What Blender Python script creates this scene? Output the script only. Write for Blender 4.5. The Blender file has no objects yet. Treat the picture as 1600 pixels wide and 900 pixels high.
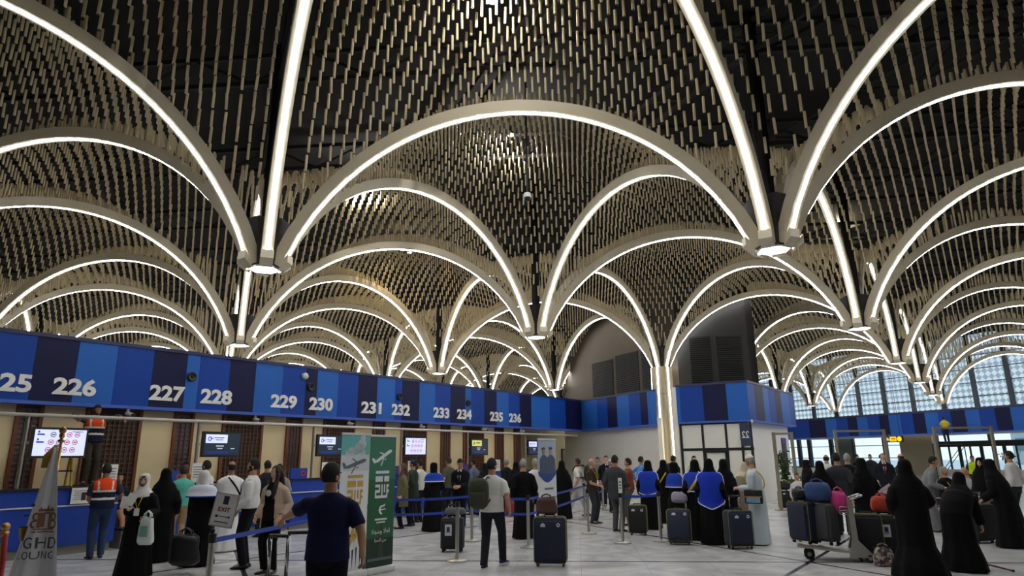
import bpy, bmesh, math, random
import numpy as np
from mathutils import Vector, Matrix
random.seed(7); RNG = np.random.default_rng(7)
SC = bpy.context.scene
COL = SC.collection
R = math.radians

# ------------------------------------------------------------------ camera, world, exposure
F_PX, PITCH, ROLL, HC = 1030.13, .2513, -.0107, 1.72
cam_d = bpy.data.cameras.new('camera'); cam = bpy.data.objects.new('camera', cam_d); COL.objects.link(cam)
cam_d.sensor_width = 36.0; cam_d.lens = F_PX/1600*36; cam_d.clip_end = 400
cam.matrix_world = Matrix.Translation((0, 0, HC)) @ Matrix.Rotation(math.pi/2+PITCH, 4, 'X') @ Matrix.Rotation(ROLL, 4, 'Z')
SC.camera = cam
SC.view_settings.view_transform = 'Standard'; SC.view_settings.look = 'None'
SC.view_settings.gamma = 1; SC.view_settings.use_curve_mapping = False
SC.view_settings.exposure = 0.0
LED_POWER, PANEL_POWER, SPOT_POWER, SKY_POWER = 34.0, 6.0, 900.0, 1.25
w = bpy.data.worlds.new('sky'); SC.world = w; w.use_nodes = True
nt = w.node_tree; bg = nt.nodes['Background']
tc = nt.nodes.new('ShaderNodeTexCoord'); sx = nt.nodes.new('ShaderNodeSeparateXYZ'); rp = nt.nodes.new('ShaderNodeValToRGB')
nt.links.new(tc.outputs['Generated'], sx.inputs[0]); nt.links.new(sx.outputs['Z'], rp.inputs[0])
rp.color_ramp.elements[0].position = 0.0; rp.color_ramp.elements[0].color = (.95, .97, 1, 1)
rp.color_ramp.elements[1].position = .7; rp.color_ramp.elements[1].color = (.55, .75, 1, 1)
nt.links.new(rp.outputs[0], bg.inputs[0]); bg.inputs[1].default_value = SKY_POWER
try:
    SC.cycles.max_bounces = 6; SC.cycles.diffuse_bounces = 4; SC.cycles.glossy_bounces = 3
    SC.cycles.transparent_max_bounces = 12; SC.cycles.use_denoising = True
    SC.cycles.sample_clamp_indirect = 6; SC.cycles.caustics_reflective = False; SC.cycles.caustics_refractive = False
except Exception: pass

# ------------------------------------------------------------------ photo geometry -> place
def ray(x, y):
    cr, sr = math.cos(ROLL), math.sin(ROLL)
    dx, dy = x-800, y-450
    a = (cr*dx+sr*dy)/F_PX; b = -(-sr*dx+cr*dy)/F_PX
    c, s = math.cos(PITCH), math.sin(PITCH)
    return Vector((a, c-b*s, s+b*c))
CAMP = Vector((0, 0, HC))
def atz(x, y, z=0.0):
    r = ray(x, y); return CAMP + r*((z-HC)/r.z)
def aty(x, y, Y):
    r = ray(x, y); return CAMP + r*(Y/r.y)
def proj(X):
    X = Vector(X)-CAMP; c, s = math.cos(PITCH), math.sin(PITCH)
    w_ = c*X.y+s*X.z
    if w_ < .05: return (0, -9999, w_)
    px = F_PX*X.x/w_; py = -F_PX*(-s*X.y+c*X.z)/w_
    cr, sr = math.cos(ROLL), math.sin(ROLL)
    return (800+cr*px-sr*py, 450+sr*px+cr*py, w_)
HH = 3.67                      # pendant height above the eye
ZP = HC+HH                     # underside of the pendants
ANG = R(-5.3456); SIDE = 2.6639*HH
LA = Vector((math.cos(ANG), math.sin(ANG), 0)); LB = Vector((math.cos(ANG+math.pi/3), math.sin(ANG+math.pi/3), 0)); LC = LB-LA
L0 = Vector((-1.335, 3.4154, 0))*HH
def lat(i, j): return L0 + LA*(SIDE*i) + LB*(SIDE*j)
# wall of the counters: direction LB, normal NB (towards the wall)
NB = Vector((-LB.y, LB.x, 0))
def wall(t, d, z=0.0): return LB*t + NB*d + Vector((0, 0, z))
WALL_ROT = math.atan2(LB.y, LB.x)

# ------------------------------------------------------------------ materials
def lin(c):
    if isinstance(c, str): c = tuple(int(c[i:i+2], 16)/255 for i in (0, 2, 4))
    return tuple((v/12.92 if v <= .04045 else ((v+.055)/1.055)**2.4) for v in c)
MATS = {}
def mat(name, color, rough=.6, metal=0.0, var=.08, scale=9.0, emit=0.0, bump=0.0, sheen=0.0, coat=0.0):
    if name in MATS: return MATS[name]
    m = bpy.data.materials.new(name); m.use_nodes = True; MATS[name] = m
    t = m.node_tree; b = t.nodes['Principled BSDF']
    c = lin(color)
    b.inputs['Roughness'].default_value = rough; b.inputs['Metallic'].default_value = metal
    if sheen: b.inputs['Sheen Weight'].default_value = sheen
    if coat: b.inputs['Coat Weight'].default_value = coat
    if var > 0:
        co = t.nodes.new('ShaderNodeTexCoord'); nz = t.nodes.new('ShaderNodeTexNoise'); nz.inputs['Scale'].default_value = scale
        nz.inputs['Detail'].default_value = 3
        mx = t.nodes.new('ShaderNodeMix'); mx.data_type = 'RGBA'
        mx.inputs['A'].default_value = (*[v*(1-var) for v in c], 1); mx.inputs['B'].default_value = (*[min(1, v*(1+var)) for v in c], 1)
        t.links.new(co.outputs['Object'], nz.inputs['Vector']); t.links.new(nz.outputs['Fac'], mx.inputs['Factor'])
        t.links.new(mx.outputs['Result'], b.inputs['Base Color'])
        if bump:
            bp = t.nodes.new('ShaderNodeBump'); bp.inputs['Strength'].default_value = bump; bp.inputs['Distance'].default_value = .01
            t.links.new(nz.outputs['Fac'], bp.inputs['Height']); t.links.new(bp.outputs['Normal'], b.inputs['Normal'])
    else: b.inputs['Base Color'].default_value = (*c, 1)
    if emit:
        b.inputs['Emission Color'].default_value = (*c, 1); b.inputs['Emission Strength'].default_value = emit
    return m
def glass_mat(name, tint, refl=.12):
    if name in MATS: return MATS[name]
    m = bpy.data.materials.new(name); m.use_nodes = True; MATS[name] = m
    t = m.node_tree; t.nodes.remove(t.nodes['Principled BSDF']); o = t.nodes['Material Output']
    tr = t.nodes.new('ShaderNodeBsdfTransparent'); tr.inputs[0].default_value = (*tint, 1)
    gl = t.nodes.new('ShaderNodeBsdfGlossy'); gl.inputs['Roughness'].default_value = .05
    fr = t.nodes.new('ShaderNodeLayerWeight'); fr.inputs[0].default_value = refl
    mx = t.nodes.new('ShaderNodeMixShader')
    t.links.new(fr.outputs['Fresnel'], mx.inputs[0]); t.links.new(tr.outputs[0], mx.inputs[1]); t.links.new(gl.outputs[0], mx.inputs[2])
    t.links.new(mx.outputs[0], o.inputs[0]); return m

# ------------------------------------------------------------------ mesh builder
class MB:
    def __init__(s): s.v = []; s.f = []; s.m = []
    def add(s, verts, faces, mi=0):
        o = len(s.v); s.v += [tuple(p) for p in verts]; s.f += [tuple(i+o for i in f) for f in faces]; s.m += [mi]*len(faces); return s
    def box(s, c, size, rot=0.0, mi=0, M=None):
        hx, hy, hz = size[0]/2, size[1]/2, size[2]/2
        P = [Vector((sx_*hx, sy*hy, sz*hz)) for sx_ in (-1, 1) for sy in (-1, 1) for sz in (-1, 1)]
        if M is None:
            cr, sr = math.cos(rot), math.sin(rot)
            P = [Vector((p.x*cr-p.y*sr+c[0], p.x*sr+p.y*cr+c[1], p.z+c[2])) for p in P]
        else: P = [M @ (p+Vector(c)) for p in P]
        return s.add(P, [(0, 1, 3, 2), (4, 6, 7, 5), (0, 4, 5, 1), (2, 3, 7, 6), (0, 2, 6, 4), (1, 5, 7, 3)], mi)
    def rbox(s, c, size, r=.03, rot=0.0, mi=0, n=4, rz=None):
        """box with rounded vertical edges and softened top and bottom"""
        hx, hy, hz = size[0]/2, size[1]/2, size[2]/2; r = min(r, hx*.98, hy*.98); rz = min(rz if rz is not None else r*.6, hz*.98)
        cr, sr = math.cos(rot), math.sin(rot)
        def ring(z, ins):
            out = []
            rr = max(r-ins, .0005)
            for qx, qy, a0 in ((1, 1, 0), (-1, 1, 90), (-1, -1, 180), (1, -1, 270)):
                for k in range(n+1):
                    a = R(a0+90*k/n); x = qx*(hx-r)+rr*math.cos(a); y = qy*(hy-r)+rr*math.sin(a)
                    out.append((x*cr-y*sr+c[0], x*sr+y*cr+c[1], z+c[2]))
            return out
        rs = [ring(-hz, rz), ring(-hz+rz*.3, rz*.3), ring(-hz+rz, 0), ring(hz-rz, 0), ring(hz-rz*.3, rz*.3), ring(hz, rz)]
        return s.loft(rs, mi)
    def loft(s, rings, mi=0, cap=True, closed=True):
        n = len(rings[0]); V = [p for r_ in rings for p in r_]; Fc = []
        for i in range(len(rings)-1):
            for k in range(n if closed else n-1):
                k2 = (k+1) % n
                Fc.append((i*n+k, i*n+k2, (i+1)*n+k2, (i+1)*n+k))
        if cap:
            Fc.append(tuple(range(n-1, -1, -1))); Fc.append(tuple((len(rings)-1)*n+k for k in range(n)))
        return s.add(V, Fc, mi)
    def tube(s, pts, rad, n=8, mi=0, cap=True, flat=1.0, side=None):
        pts = [Vector(p) for p in pts]
        if not hasattr(rad, '__len__'): rad = [rad]*len(pts)
        rings = []; U = None
        for i, p in enumerate(pts):
            d = (pts[min(i+1, len(pts)-1)]-pts[max(i-1, 0)])
            d = d.normalized() if d.length > 1e-9 else Vector((0, 0, 1))
            if U is None:
                U = Vector(side) if side is not None else (Vector((0, 0, 1)) if abs(d.z) < .9 else Vector((1, 0, 0)))
            U = (U-d*U.dot(d)); U = U.normalized() if U.length > 1e-6 else d.orthogonal().normalized()
            V = d.cross(U)
            rings.append([p+U*(rad[i]*math.cos(2*math.pi*k/n))+V*(rad[i]*flat*math.sin(2*math.pi*k/n)) for k in range(n)])
        return s.loft(rings, mi, cap)
    def cyl(s, c, r, h, n=16, mi=0, r2=None):
        r2 = r if r2 is None else r2
        return s.loft([[(c[0]+r*math.cos(2*math.pi*k/n), c[1]+r*math.sin(2*math.pi*k/n), c[2]) for k in range(n)],
                       [(c[0]+r2*math.cos(2*math.pi*k/n), c[1]+r2*math.sin(2*math.pi*k/n), c[2]+h) for k in range(n)]], mi)
    def ell(s, c, rad, n=12, m=8, mi=0, M=None):
        V = []; Fc = []
        for i in range(m+1):
            ph = math.pi*i/m
            for k in range(n):
                th = 2*math.pi*k/n
                p = Vector((rad[0]*math.sin(ph)*math.cos(th), rad[1]*math.sin(ph)*math.sin(th), rad[2]*math.cos(ph)))
                if M is not None: p = M @ p
                V.append(p+Vector(c))
        for i in range(m):
            for k in range(n): Fc.append((i*n+k, (i+1)*n+k, (i+1)*n+(k+1) % n, i*n+(k+1) % n))
        return s.add(V, Fc, mi)
    def mesh(s, name, mats, smooth=False):
        me = bpy.data.meshes.new(name); me.from_pydata(s.v, [], s.f)
        for m in (mats if isinstance(mats, (list, tuple)) else [mats]): me.materials.append(m)
        if len(s.m): me.polygons.foreach_set('material_index', s.m)
        if smooth: me.polygons.foreach_set('use_smooth', [True]*len(s.f))
        me.update()
        return me
    def build(s, name, mats, parent=None, smooth=False, auto=None):
        me = s.mesh(name, mats, smooth or auto is not None)
        if auto is not None:
            try: me.set_sharp_from_angle(angle=R(auto))
            except Exception: pass
        return link(name, me, parent)
def link(name, data, parent=None):
    o = bpy.data.objects.new(name, data); COL.objects.link(o)
    if parent is not None: o.parent = parent
    return o
def empty(name, loc=(0, 0, 0), rz=0.0, label=None, cat=None, group=None):
    o = bpy.data.objects.new(name, None); COL.objects.link(o); o.location = loc; o.rotation_euler = (0, 0, rz); o.empty_display_size = .1
    return tag(o, label, cat, group)
def tag(o, label=None, cat=None, group=None, kind=None):
    if label: o['label'] = label
    if cat: o['category'] = cat
    if group: o['group'] = group
    if kind: o['kind'] = kind
    return o
def struct(o): o['kind'] = 'structure'; return o
def copy_tree(o, parent=None):
    c = o.copy(); COL.objects.link(c)
    if parent is not None: c.parent = parent
    for ch in list(o.children): copy_tree(ch, c)
    return c
def text_mesh(txt, size, mats, extr=.004, align='CENTER', sx_=1.0, bold=0.0):
    cu = bpy.data.curves.new('lettering', 'FONT'); cu.body = txt; cu.size = size; cu.extrude = extr; cu.align_x = align; cu.align_y = 'CENTER'; cu.offset = bold
    cu.resolution_u = 3
    o = bpy.data.objects.new('lettering', cu); COL.objects.link(o)
    dg = bpy.context.evaluated_depsgraph_get()
    me = bpy.data.meshes.new_from_object(o.evaluated_get(dg)); bpy.data.objects.remove(o); bpy.data.curves.remove(cu)
    if sx_ != 1.0: me.transform(Matrix.Diagonal((sx_, 1, 1, 1)))
    me.materials.clear()
    for m in (mats if isinstance(mats, (list, tuple)) else [mats]): me.materials.append(m)
    return me
def place_upright(o, pos, face_dir):
    """o is drawn in its local XY plane; stand it up at pos with its front looking along face_dir"""
    f = Vector(face_dir).normalized(); z = Vector((0, 0, 1)); x = z.cross(f).normalized()
    M = Matrix((x, z, f)).transposed().to_4x4(); M.translation = Vector(pos); o.matrix_world = M
    return o
def facing_rot(f): return math.atan2(f[1], f[0])
# ================================================================== THE HALL
M_LIGHTBLUE = mat('fascia_light_blue', '2760B2', .5, var=.03); M_BLUE = mat('fascia_blue', '133F96', .5, var=.03); M_NAVY = mat('fascia_navy', '14173F', .5, var=.04)
M_LIP = mat('fascia_soffit_blue', '4A66BC', .5, var=.03)
M_CAP = mat('fascia_cap', '20264A', .5)
M_BEIGE = mat('wall_beige', 'ECD8A8', .6, var=.04, scale=3); M_WHITEWALL = mat('wall_white', 'E6E2D8', .6, var=.03, scale=2)
M_DARKWALL = mat('wall_dark', '1F1E1B', .7, var=.1, scale=2); M_BROWNWALL = mat('wall_brown', '43392A', .7, var=.15, scale=1.5)
M_LOUVRE = mat('louvre_dark', '191917', .6, .1)
M_BLACKCEIL = mat('ceiling_black', '070707', .9)
M_STEEL = mat('brushed_steel', 'BBB8B0', .3, .9, var=.05, scale=30); M_DARKSTEEL = mat('dark_steel', '1E1E1E', .5, .6)
M_FRAME = mat('black_frame', '17181A', .4, .2); M_GLASS = glass_mat('clear_glass', (.86, .93, .95)); M_FROST = mat('frosted_panel', 'E2E0D6', .35, var=.03)
M_WOOD = mat('dark_wood', '4A2A18', .5, var=.25, scale=14); M_WOODD = mat('lattice_wood', '5C3C28', .55, var=.25, scale=14); M_WOODR = mat('red_wood', '74401F', .45, var=.2, scale=14)

for m_ in (M_LIGHTBLUE, M_BLUE, M_NAVY, M_LIP): m_.node_tree.nodes['Principled BSDF'].inputs['Specular IOR Level'].default_value = .2
# floor: marble slabs with dark inlay lines running from pendant to pendant
def floor_material():
    m = bpy.data.materials.new('marble_floor'); m.use_nodes = True; t = m.node_tree; b = t.nodes['Principled BSDF']
    N = t.nodes.new; L = t.links.new
    geo = N('ShaderNodeNewGeometry')
    def dot(v):
        d = N('ShaderNodeVectorMath'); d.operation = 'DOT_PRODUCT'; d.inputs[1].default_value = v; L(geo.outputs['Position'], d.inputs[0]); return d.outputs['Value']
    def math_(op, a, bb=None):
        n = N('ShaderNodeMath'); n.operation = op
        for k, x in ((0, a), (1, bb)):
            if x is None: continue
            if isinstance(x, (int, float)): n.inputs[k].default_value = x
            else: L(x, n.inputs[k])
        return n.outputs[0]
    row = SIDE*math.sqrt(3)/2
    lines = None
    for d in (LA, LB, LC):
        nn = Vector((-d.y, d.x, 0)).normalized(); off = lat(0, 0).dot(nn)
        u = math_('DIVIDE', math_('SUBTRACT', dot(nn), off), row)
        e = math_('ABSOLUTE', math_('SUBTRACT', u, math_('ROUND', u)))
        l = math_('LESS_THAN', e, .038/row)
        lines = l if lines is None else math_('MAXIMUM', lines, l)
    tiles = None
    for d, s in ((LA, 1.05), (Vector((-LA.y, LA.x, 0)), 1.05)):
        u = math_('DIVIDE', dot(d), s); e = math_('ABSOLUTE', math_('SUBTRACT', u, math_('ROUND', u)))
        l = math_('LESS_THAN', e, .004/s); tiles = l if tiles is None else math_('MAXIMUM', tiles, l)
    n1 = N('ShaderNodeTexNoise'); n1.inputs['Scale'].default_value = 1.3; n1.inputs['Detail'].default_value = 7; n1.inputs['Distortion'].default_value = 1.2
    L(geo.outputs['Position'], n1.inputs['Vector'])
    cr = N('ShaderNodeValToRGB'); L(n1.outputs['Fac'], cr.inputs[0])
    cr.color_ramp.elements[0].position = .3; cr.color_ramp.elements[0].color = (*lin('B4B4B4'), 1)
    cr.color_ramp.elements[1].position = .7; cr.color_ramp.elements[1].color = (*lin('D8D7D6'), 1)
    mx = N('ShaderNodeMix'); mx.data_type = 'RGBA'; L(cr.outputs[0], mx.inputs['A']); mx.inputs['B'].default_value = (*lin('A8A6A4'), 1); L(tiles, mx.inputs['Factor'])
    m2 = N('ShaderNodeMix'); m2.data_type = 'RGBA'; L(mx.outputs['Result'], m2.inputs['A']); m2.inputs['B'].default_value = (*lin('2E2E30'), 1); L(lines, m2.inputs['Factor'])
    L(m2.outputs['Result'], b.inputs['Base Color'])
    rr = N('ShaderNodeMapRange'); rr.inputs['To Min'].default_value = .16; rr.inputs['To Max'].default_value = .3; L(n1.outputs['Fac'], rr.inputs['Value']); L(rr.outputs[0], b.inputs['Roughness'])
    return m
Z_CEIL = ZP+5.0
FA, FB = lat(-2, 8), lat(6, 0)          # window wall runs along LC through these
poly = [(-46, -26), (44, -26), (FB.x, FB.y), (FA.x, FA.y), (-46, 96)]
mb = MB(); mb.add([(x, y, 0) for x, y in poly]+[(x, y, -.2) for x, y in poly], [(0, 1, 2, 3, 4), (9, 8, 7, 6, 5)]+[(i, i+5, (i+1) % 5+5, (i+1) % 5) for i in range(5)])
struct(mb.build('floor', floor_material()))
mb = MB(); mb.add([(x, y, Z_CEIL) for x, y in poly]+[(x, y, Z_CEIL+.2) for x, y in poly], [(4, 3, 2, 1, 0), (5, 6, 7, 8, 9)]+[(i, (i+1) % 5, (i+1) % 5+5, i+5) for i in range(5)])
struct(mb.build('ceiling', M_BLACKCEIL))
def slab(a, b, z0, z1, th, name, m, push=0.0, parent=None):
    """upright slab from a to b; thickness th goes to the +normal side"""
    a = Vector((a[0], a[1], 0)); b = Vector((b[0], b[1], 0)); d = b-a; n = Vector((-d.y, d.x, 0)).normalized()
    c = (a+b)/2+n*(th/2+push); mb = MB(); mb.box((c.x, c.y, (z0+z1)/2), (d.length, th, z1-z0), math.atan2(d.y, d.x))
    return mb.build(name, m, parent)
M_BACKWALL = mat('wall_plain', '6A665E', .7)
for nm, a, b in (('wall_back', (44, -26), (-46, -26)), ('wall_left', (-46, -26), (-46, 96)), ('wall_far', (-46, 96), (FA.x, FA.y)), ('wall_right', (FB.x, FB.y), (44, -26))):
    struct(slab(b, a, 0, Z_CEIL, .2, nm, M_BACKWALL))

# roof steel, black, just visible between the tubes
mb = MB()
for k in range(-3, 9):
    for (o_, d, r_) in ((lat(0, 0)+LB*(SIDE*k*.5), LA, .07), (lat(0, 0)+LA*(SIDE*k*.5), LC, .07)):
        a = o_-d*30; b = o_+d*34
        for z in (ZP+4.15, ZP+4.8):
            mb.tube([(a.x, a.y, z), (b.x, b.y, z)], r_, 5)
        for q in range(24):
            p = a+(b-a)*(q/24); p2 = a+(b-a)*((q+.5)/24); p3 = a+(b-a)*((q+1)/24)
            mb.tube([(p.x, p.y, ZP+4.15), (p2.x, p2.y, ZP+4.8), (p3.x, p3.y, ZP+4.15)], .035, 4, cap=False)
struct(mb.build('ceiling_truss', mat('truss_black', '0D0D0C', .7, .2)))
# ================================================================== PENDANTS, ARCHES, HANGING TUBES
M_ARCH = mat('arch_cream', 'D6CCB4', .5, var=.06, scale=4)
M_LED = mat('led_strip', 'FFFFFF', .5, var=0, emit=LED_POWER)
M_HEX = mat('hexagon_light', 'F2FAFF', .5, var=0, emit=PANEL_POWER)
M_TUBE = mat('tube_beige', 'D2C29E', .45, .1, var=.14, scale=1.2)
M_FUNNEL = mat('funnel_dark', '23221F', .6)
R0 = .36; RISE = .842*HH; A_ = SIDE/2-R0
RAD = (A_*A_+RISE*RISE)/(2*RISE); ZC = ZP+RISE-RAD
def arch_z(d):                                  # height of the arch underside at distance d from a pendant
    u = d-SIDE/2
    if u > 0: return ZP+RISE+.10*u
    return ZC+math.sqrt(max(RAD*RAD-u*u, 0))
def arch_z_np(d):
    u = d-SIDE/2
    return np.where(u > 0, ZP+RISE+.10*u, ZC+np.sqrt(np.maximum(RAD*RAD-u*u, 0)))
NAMES = {(0, 0): 'the big pendant near the counters', (1, 0): 'the big pendant on the hall side', (0, 1): 'the middle pendant', (1, 1): 'the pendant over the luggage trolley',
 (0, 2): 'the beige column', (-1, 1): 'the pendant above number 228', (-1, 2): 'the pendant above number 232', (-1, 3): 'the pendant above number 236',
 (-2, 1): 'the hidden pendant behind 225', (-2, 2): 'the low pendant behind 227', (-2, 3): 'the small pendant behind 231', (-2, 4): 'the small pendant behind 234', (-2, 5): 'the tiny pendant behind 236',
 (-3, 2): 'the hidden pendant behind 226', (-3, 3): 'the faint pendant behind 228', (-3, 4): 'the faint pendant behind 230', (-3, 5): 'the faint pendant behind 233',
 (1, 2): 'the first pendant of the window row', (1, 3): 'the second pendant of the window row', (1, 4): 'the last pendant of the window row', (1, 5): 'the foot on the window wall',
 (0, 3): 'the first pendant behind the kiosk', (0, 4): 'the second pendant behind the kiosk', (0, 5): 'the third pendant behind the kiosk', (0, 6): 'the foot behind the kiosk end',
 (1, -1): 'the unseen pendant overhead', (0, -1): 'the unseen pendant over the flag', (2, -1): 'the unseen pendant over the crouching woman', (2, 0): 'the unseen pendant beside the luggage', (2, 1): 'the unseen pendant past the luggage',
 (-1, 0): 'the unseen pendant above number 225', (2, 2): 'the unseen pendant by the portals', (2, 3): 'the unseen pendant by the glass doors', (2, 4): 'the window-wall foot past the doors', (-2, 0): 'the unseen pendant past 225', (1, 6): 'the foot outside',
 (-1, 4): 'the pendant hidden by the louvred wall', (-3, 1): 'the unseen pendant behind 225'}
SKIP = {(-1, 4), (-1, 5)}                       # inside the louvred block
def in_hall(i, j): return i+j <= 6
def seen(p, m=40):
    q = proj(p); return q[2] > .3 and -m < q[0] < 1600+m and -m < q[1] < 720
NODES = [(i, j) for i in range(-5, 5) for j in range(-3, 9) if in_hall(i, j) and lat(i, j).y < 66 and lat(i, j).length > 2]
HEXD = [LA, LB, LC, -LA, -LB, -LC]
def hexring(c, r, z, rot=0.0): return [(c.x+r*math.cos(ANG+R(30+60*k)+rot), c.y+r*math.sin(ANG+R(30+60*k)+rot), z) for k in range(6)]
for ij in NODES:
    p = lat(*ij)
    if ij in SKIP or ij == (0, 2): continue
    if ij[0]+ij[1] == 6: continue
    if not seen((p.x, p.y, ZP)) or p.y > 62 or ij not in NAMES: continue
    e = empty('pendant_light', (p.x, p.y, ZP), 0, 'hexagonal lit pendant, '+NAMES[ij].replace('the ', '', 1), 'pendant light', 'hexagonal pendants where the arches meet')
    O = Vector((0, 0, 0))
    mb = MB(); mb.loft([hexring(O, .30, -.03), hexring(O, .30, -.005)]); mb.build('light_panel', M_HEX, e)
    mb = MB()
    for k in range(6):
        a = hexring(O, .30, 0)[k]; b = hexring(O, .30, 0)[(k+1) % 6]
        mb.tube([(a[0], a[1], -.012), (b[0], b[1], -.012)], .02, 6)
    mb.build('rim', M_STEEL, e)
    mb = MB(); mb.loft([hexring(O, .29, 0), hexring(O, .33, .5), hexring(O, .46, .95)]); mb.build('funnel', M_FUNNEL, e)
    mb = MB(); mb.loft([hexring(O, .14, .95), hexring(O, .14, Z_CEIL-ZP)]); mb.build('hanger', M_DARKSTEEL, e)

EDGES = []
for ij in NODES+[(i, j) for i in range(-5, 5) for j in range(-3, 9) if in_hall(i, j) and (i, j) not in NODES]:
    for di, dj in ((1, 0), (0, 1), (-1, 1)):
        kl = (ij[0]+di, ij[1]+dj)
        if not in_hall(*kl): continue
        if ij in SKIP or kl in SKIP: continue
        a, b = lat(*ij), lat(*kl)
        if max(a.y, b.y) > 66: continue
        vis = 0
        for q in np.linspace(0, 1, 21):
            p = a+(b-a)*float(q); z = arch_z(min(q, 1-q)*SIDE if min(q, 1-q)*SIDE > R0 else R0)
            vis += seen((p.x, p.y, z), 30)
        if vis >= 1: EDGES.append((ij, kl, vis))
def arch_geo(half_len, foot, n=30):
    """profile along x from -half to half, z of the underside"""
    xs = [-(SIDE/2-R0)+(SIDE-2*R0)*k/n for k in range(n+1)]
    return [(x, arch_z(SIDE/2-abs(x))-ZP) for x in xs]
def sweep(prof, w, lo, hi):
    """box section swept along the profile; lo/hi offsets along the normal"""
    rings = []
    for k, (x, z) in enumerate(prof):
        x0, z0 = prof[max(k-1, 0)]; x1, z1 = prof[min(k+1, len(prof)-1)]
        tx, tz = x1-x0, z1-z0; l = math.hypot(tx, tz); nx, nz = -tz/l, tx/l
        rings.append([(x+nx*lo, -w/2, z+nz*lo), (x+nx*lo, w/2, z+nz*lo), (x+nx*hi, w/2, z+nz*hi), (x+nx*hi, -w/2, z+nz*hi)])
    mb = MB(); mb.loft(rings); return mb
PROF = arch_geo(0, 0)
ARCH_ME = sweep(PROF, .22, 0, .24).mesh('arch_beam', M_ARCH)
LED_ME = sweep(PROF[:], .06, -.012, .02).mesh('light_strip', M_LED)
def end_cap(s):
    mb = MB(); x = s*(SIDE/2-R0-.10)
    mb.loft([[(x-s*.06, -.12, .08), (x-s*.06, .12, .08), (x-s*.06, .12, .24), (x-s*.06, -.12, .24)], [(x+s*.10, -.12, -.055), (x+s*.10, .12, -.055), (x+s*.10, .12, .07), (x+s*.10, -.12, .07)]])
    return mb.mesh('end_cap', M_ARCH)
CAP_ME = [end_cap(-1), end_cap(1)]
for a, b, v in EDGES:
    pa, pb = lat(*a), lat(*b); c = (pa+pb)/2; d = pb-pa
    na, nb = NAMES.get(a), NAMES.get(b)
    if na and nb: lab = ('lit arch from %s to %s' % (na, nb)).replace(' the ', ' ')
    else: lab = 'lit cream arch of the outermost, barely seen far ceiling bays'
    e = empty('ceiling_arch', (c.x, c.y, ZP), math.atan2(d.y, d.x), lab, 'arch', 'lit arches of the vaulted ceiling')
    link('beam', ARCH_ME, e); link('light_strip', LED_ME, e)
    if (a != (0, 2) and b != (0, 2)) and a[0]+a[1] < 6: [link('end_cap', q, e) for q in CAP_ME]

# the one column that reaches the floor: six arches run down it
pc = lat(0, 2)
col = empty('column', (pc.x, pc.y, 0), 0, 'beige hexagonal column with lit ribs where six arches come down to the floor', 'column')
mb = MB(); O = Vector((0, 0, 0)); mb.loft([hexring(O, .47, 0), hexring(O, .47, ZP+.02)]); mb.build('shaft', mat('column_cream', 'B8AC8C', .6, var=.05, scale=2), col)
mb = MB(); mb.loft([hexring(O, .49, ZP-1.15), hexring(O, .49, ZP-1.13)]); mb.build('joint_band', mat('joint_grey', '6E6858', .6), col)
mb = MB(); mb.loft([hexring(O, .40, ZP+.02), hexring(O, .5, ZP+.9)]); mb.build('funnel', M_FUNNEL, col)
for k, d in enumerate(HEXD):
    mb = MB(); nx = math.atan2(d.y, d.x)
    prof = [(R0+.02+.12*(1-t)**2*0, t) for t in (0, .5)]
    rings = []; rl = []
    for q in range(11):
        z = ZP*q/10; rr = .36+.13-(.06*(q/10))
        for lst, w_, lo, hi in ((rings, .23, .30, rr), (rl, .055, rr-.01, rr+.012)):
            s_ = Vector((-d.y, d.x, 0))
            ring_ = [d*lo-s_*(w_/2), d*lo+s_*(w_/2), d*hi+s_*(w_/2), d*hi-s_*(w_/2)]
            lst.append([(p.x, p.y, z) for p in ring_])
    mb.loft(rings); mb.build('rib', M_ARCH, col)
    mb = MB(); mb.loft(rl); mb.build('light_strip', mat('led_column', 'FFFFFF', .5, var=0, emit=9.0), col)

# hanging tubes: a fine triangular grid in every bay
NSUB = 38; TLEN, TRAD = .315, .0265
pts = []
tri = []
for i in range(-6, 6):
    for j in range(-4, 9):
        for T in (((i, j), (i+1, j), (i, j+1)), ((i+1, j+1), (i+1, j), (i, j+1))):
            if any(a+b > 6 for a, b in T): continue
            P = [lat(*t) for t in T]; c = (P[0]+P[1]+P[2])/3
            if c.y > 62: continue
            if sum(t in SKIP for t in T) and any(t in ((-1, 4), (0, 3), (-1, 5)) for t in T) and not any(t[0] == 1 for t in T) and all(t in ((-1, 4), (0, 3), (-1, 5), (0, 4)) for t in T): continue
            ok = False
            for wt in ((1/3, 1/3, 1/3), (.9, .05, .05), (.05, .9, .05), (.05, .05, .9), (.5, .5, 0), (0, .5, .5), (.5, 0, .5)):
                p = P[0]*wt[0]+P[1]*wt[1]+P[2]*wt[2]
                for zz in (ZP+1, ZP+3.4): ok = ok or seen((p.x, p.y, zz), 160)
            if ok: tri.append((T, P, c.y))
for T, P, cy in tri:
    for u in range(NSUB):
        for v in range(NSUB-u):
            bu, bv = (u+1/3)/NSUB, (v+1/3)/NSUB; bw = 1-bu-bv
            p = P[0]*bw+P[1]*bu+P[2]*bv
            d = min((p-q).length for q in P)
            if d < R0+.42: continue
            u_ = min(d-SIDE/2, 0); slope = -u_/math.sqrt(max(RAD*RAD-u_*u_, .01))
            if random.random() > 1/(1+1.2*max(slope-.85, 0)): continue
            pts.append((p.x, p.y, d, 27*bu*bv*bw))
pts = np.array(pts)
zb = arch_z_np(pts[:, 2])+.62*pts[:, 3]+.17+RNG.normal(0, .018, len(pts))
tl = TLEN*(1+RNG.normal(0, .03, len(pts))); tx = RNG.normal(0, .02, (len(pts), 2))
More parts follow.
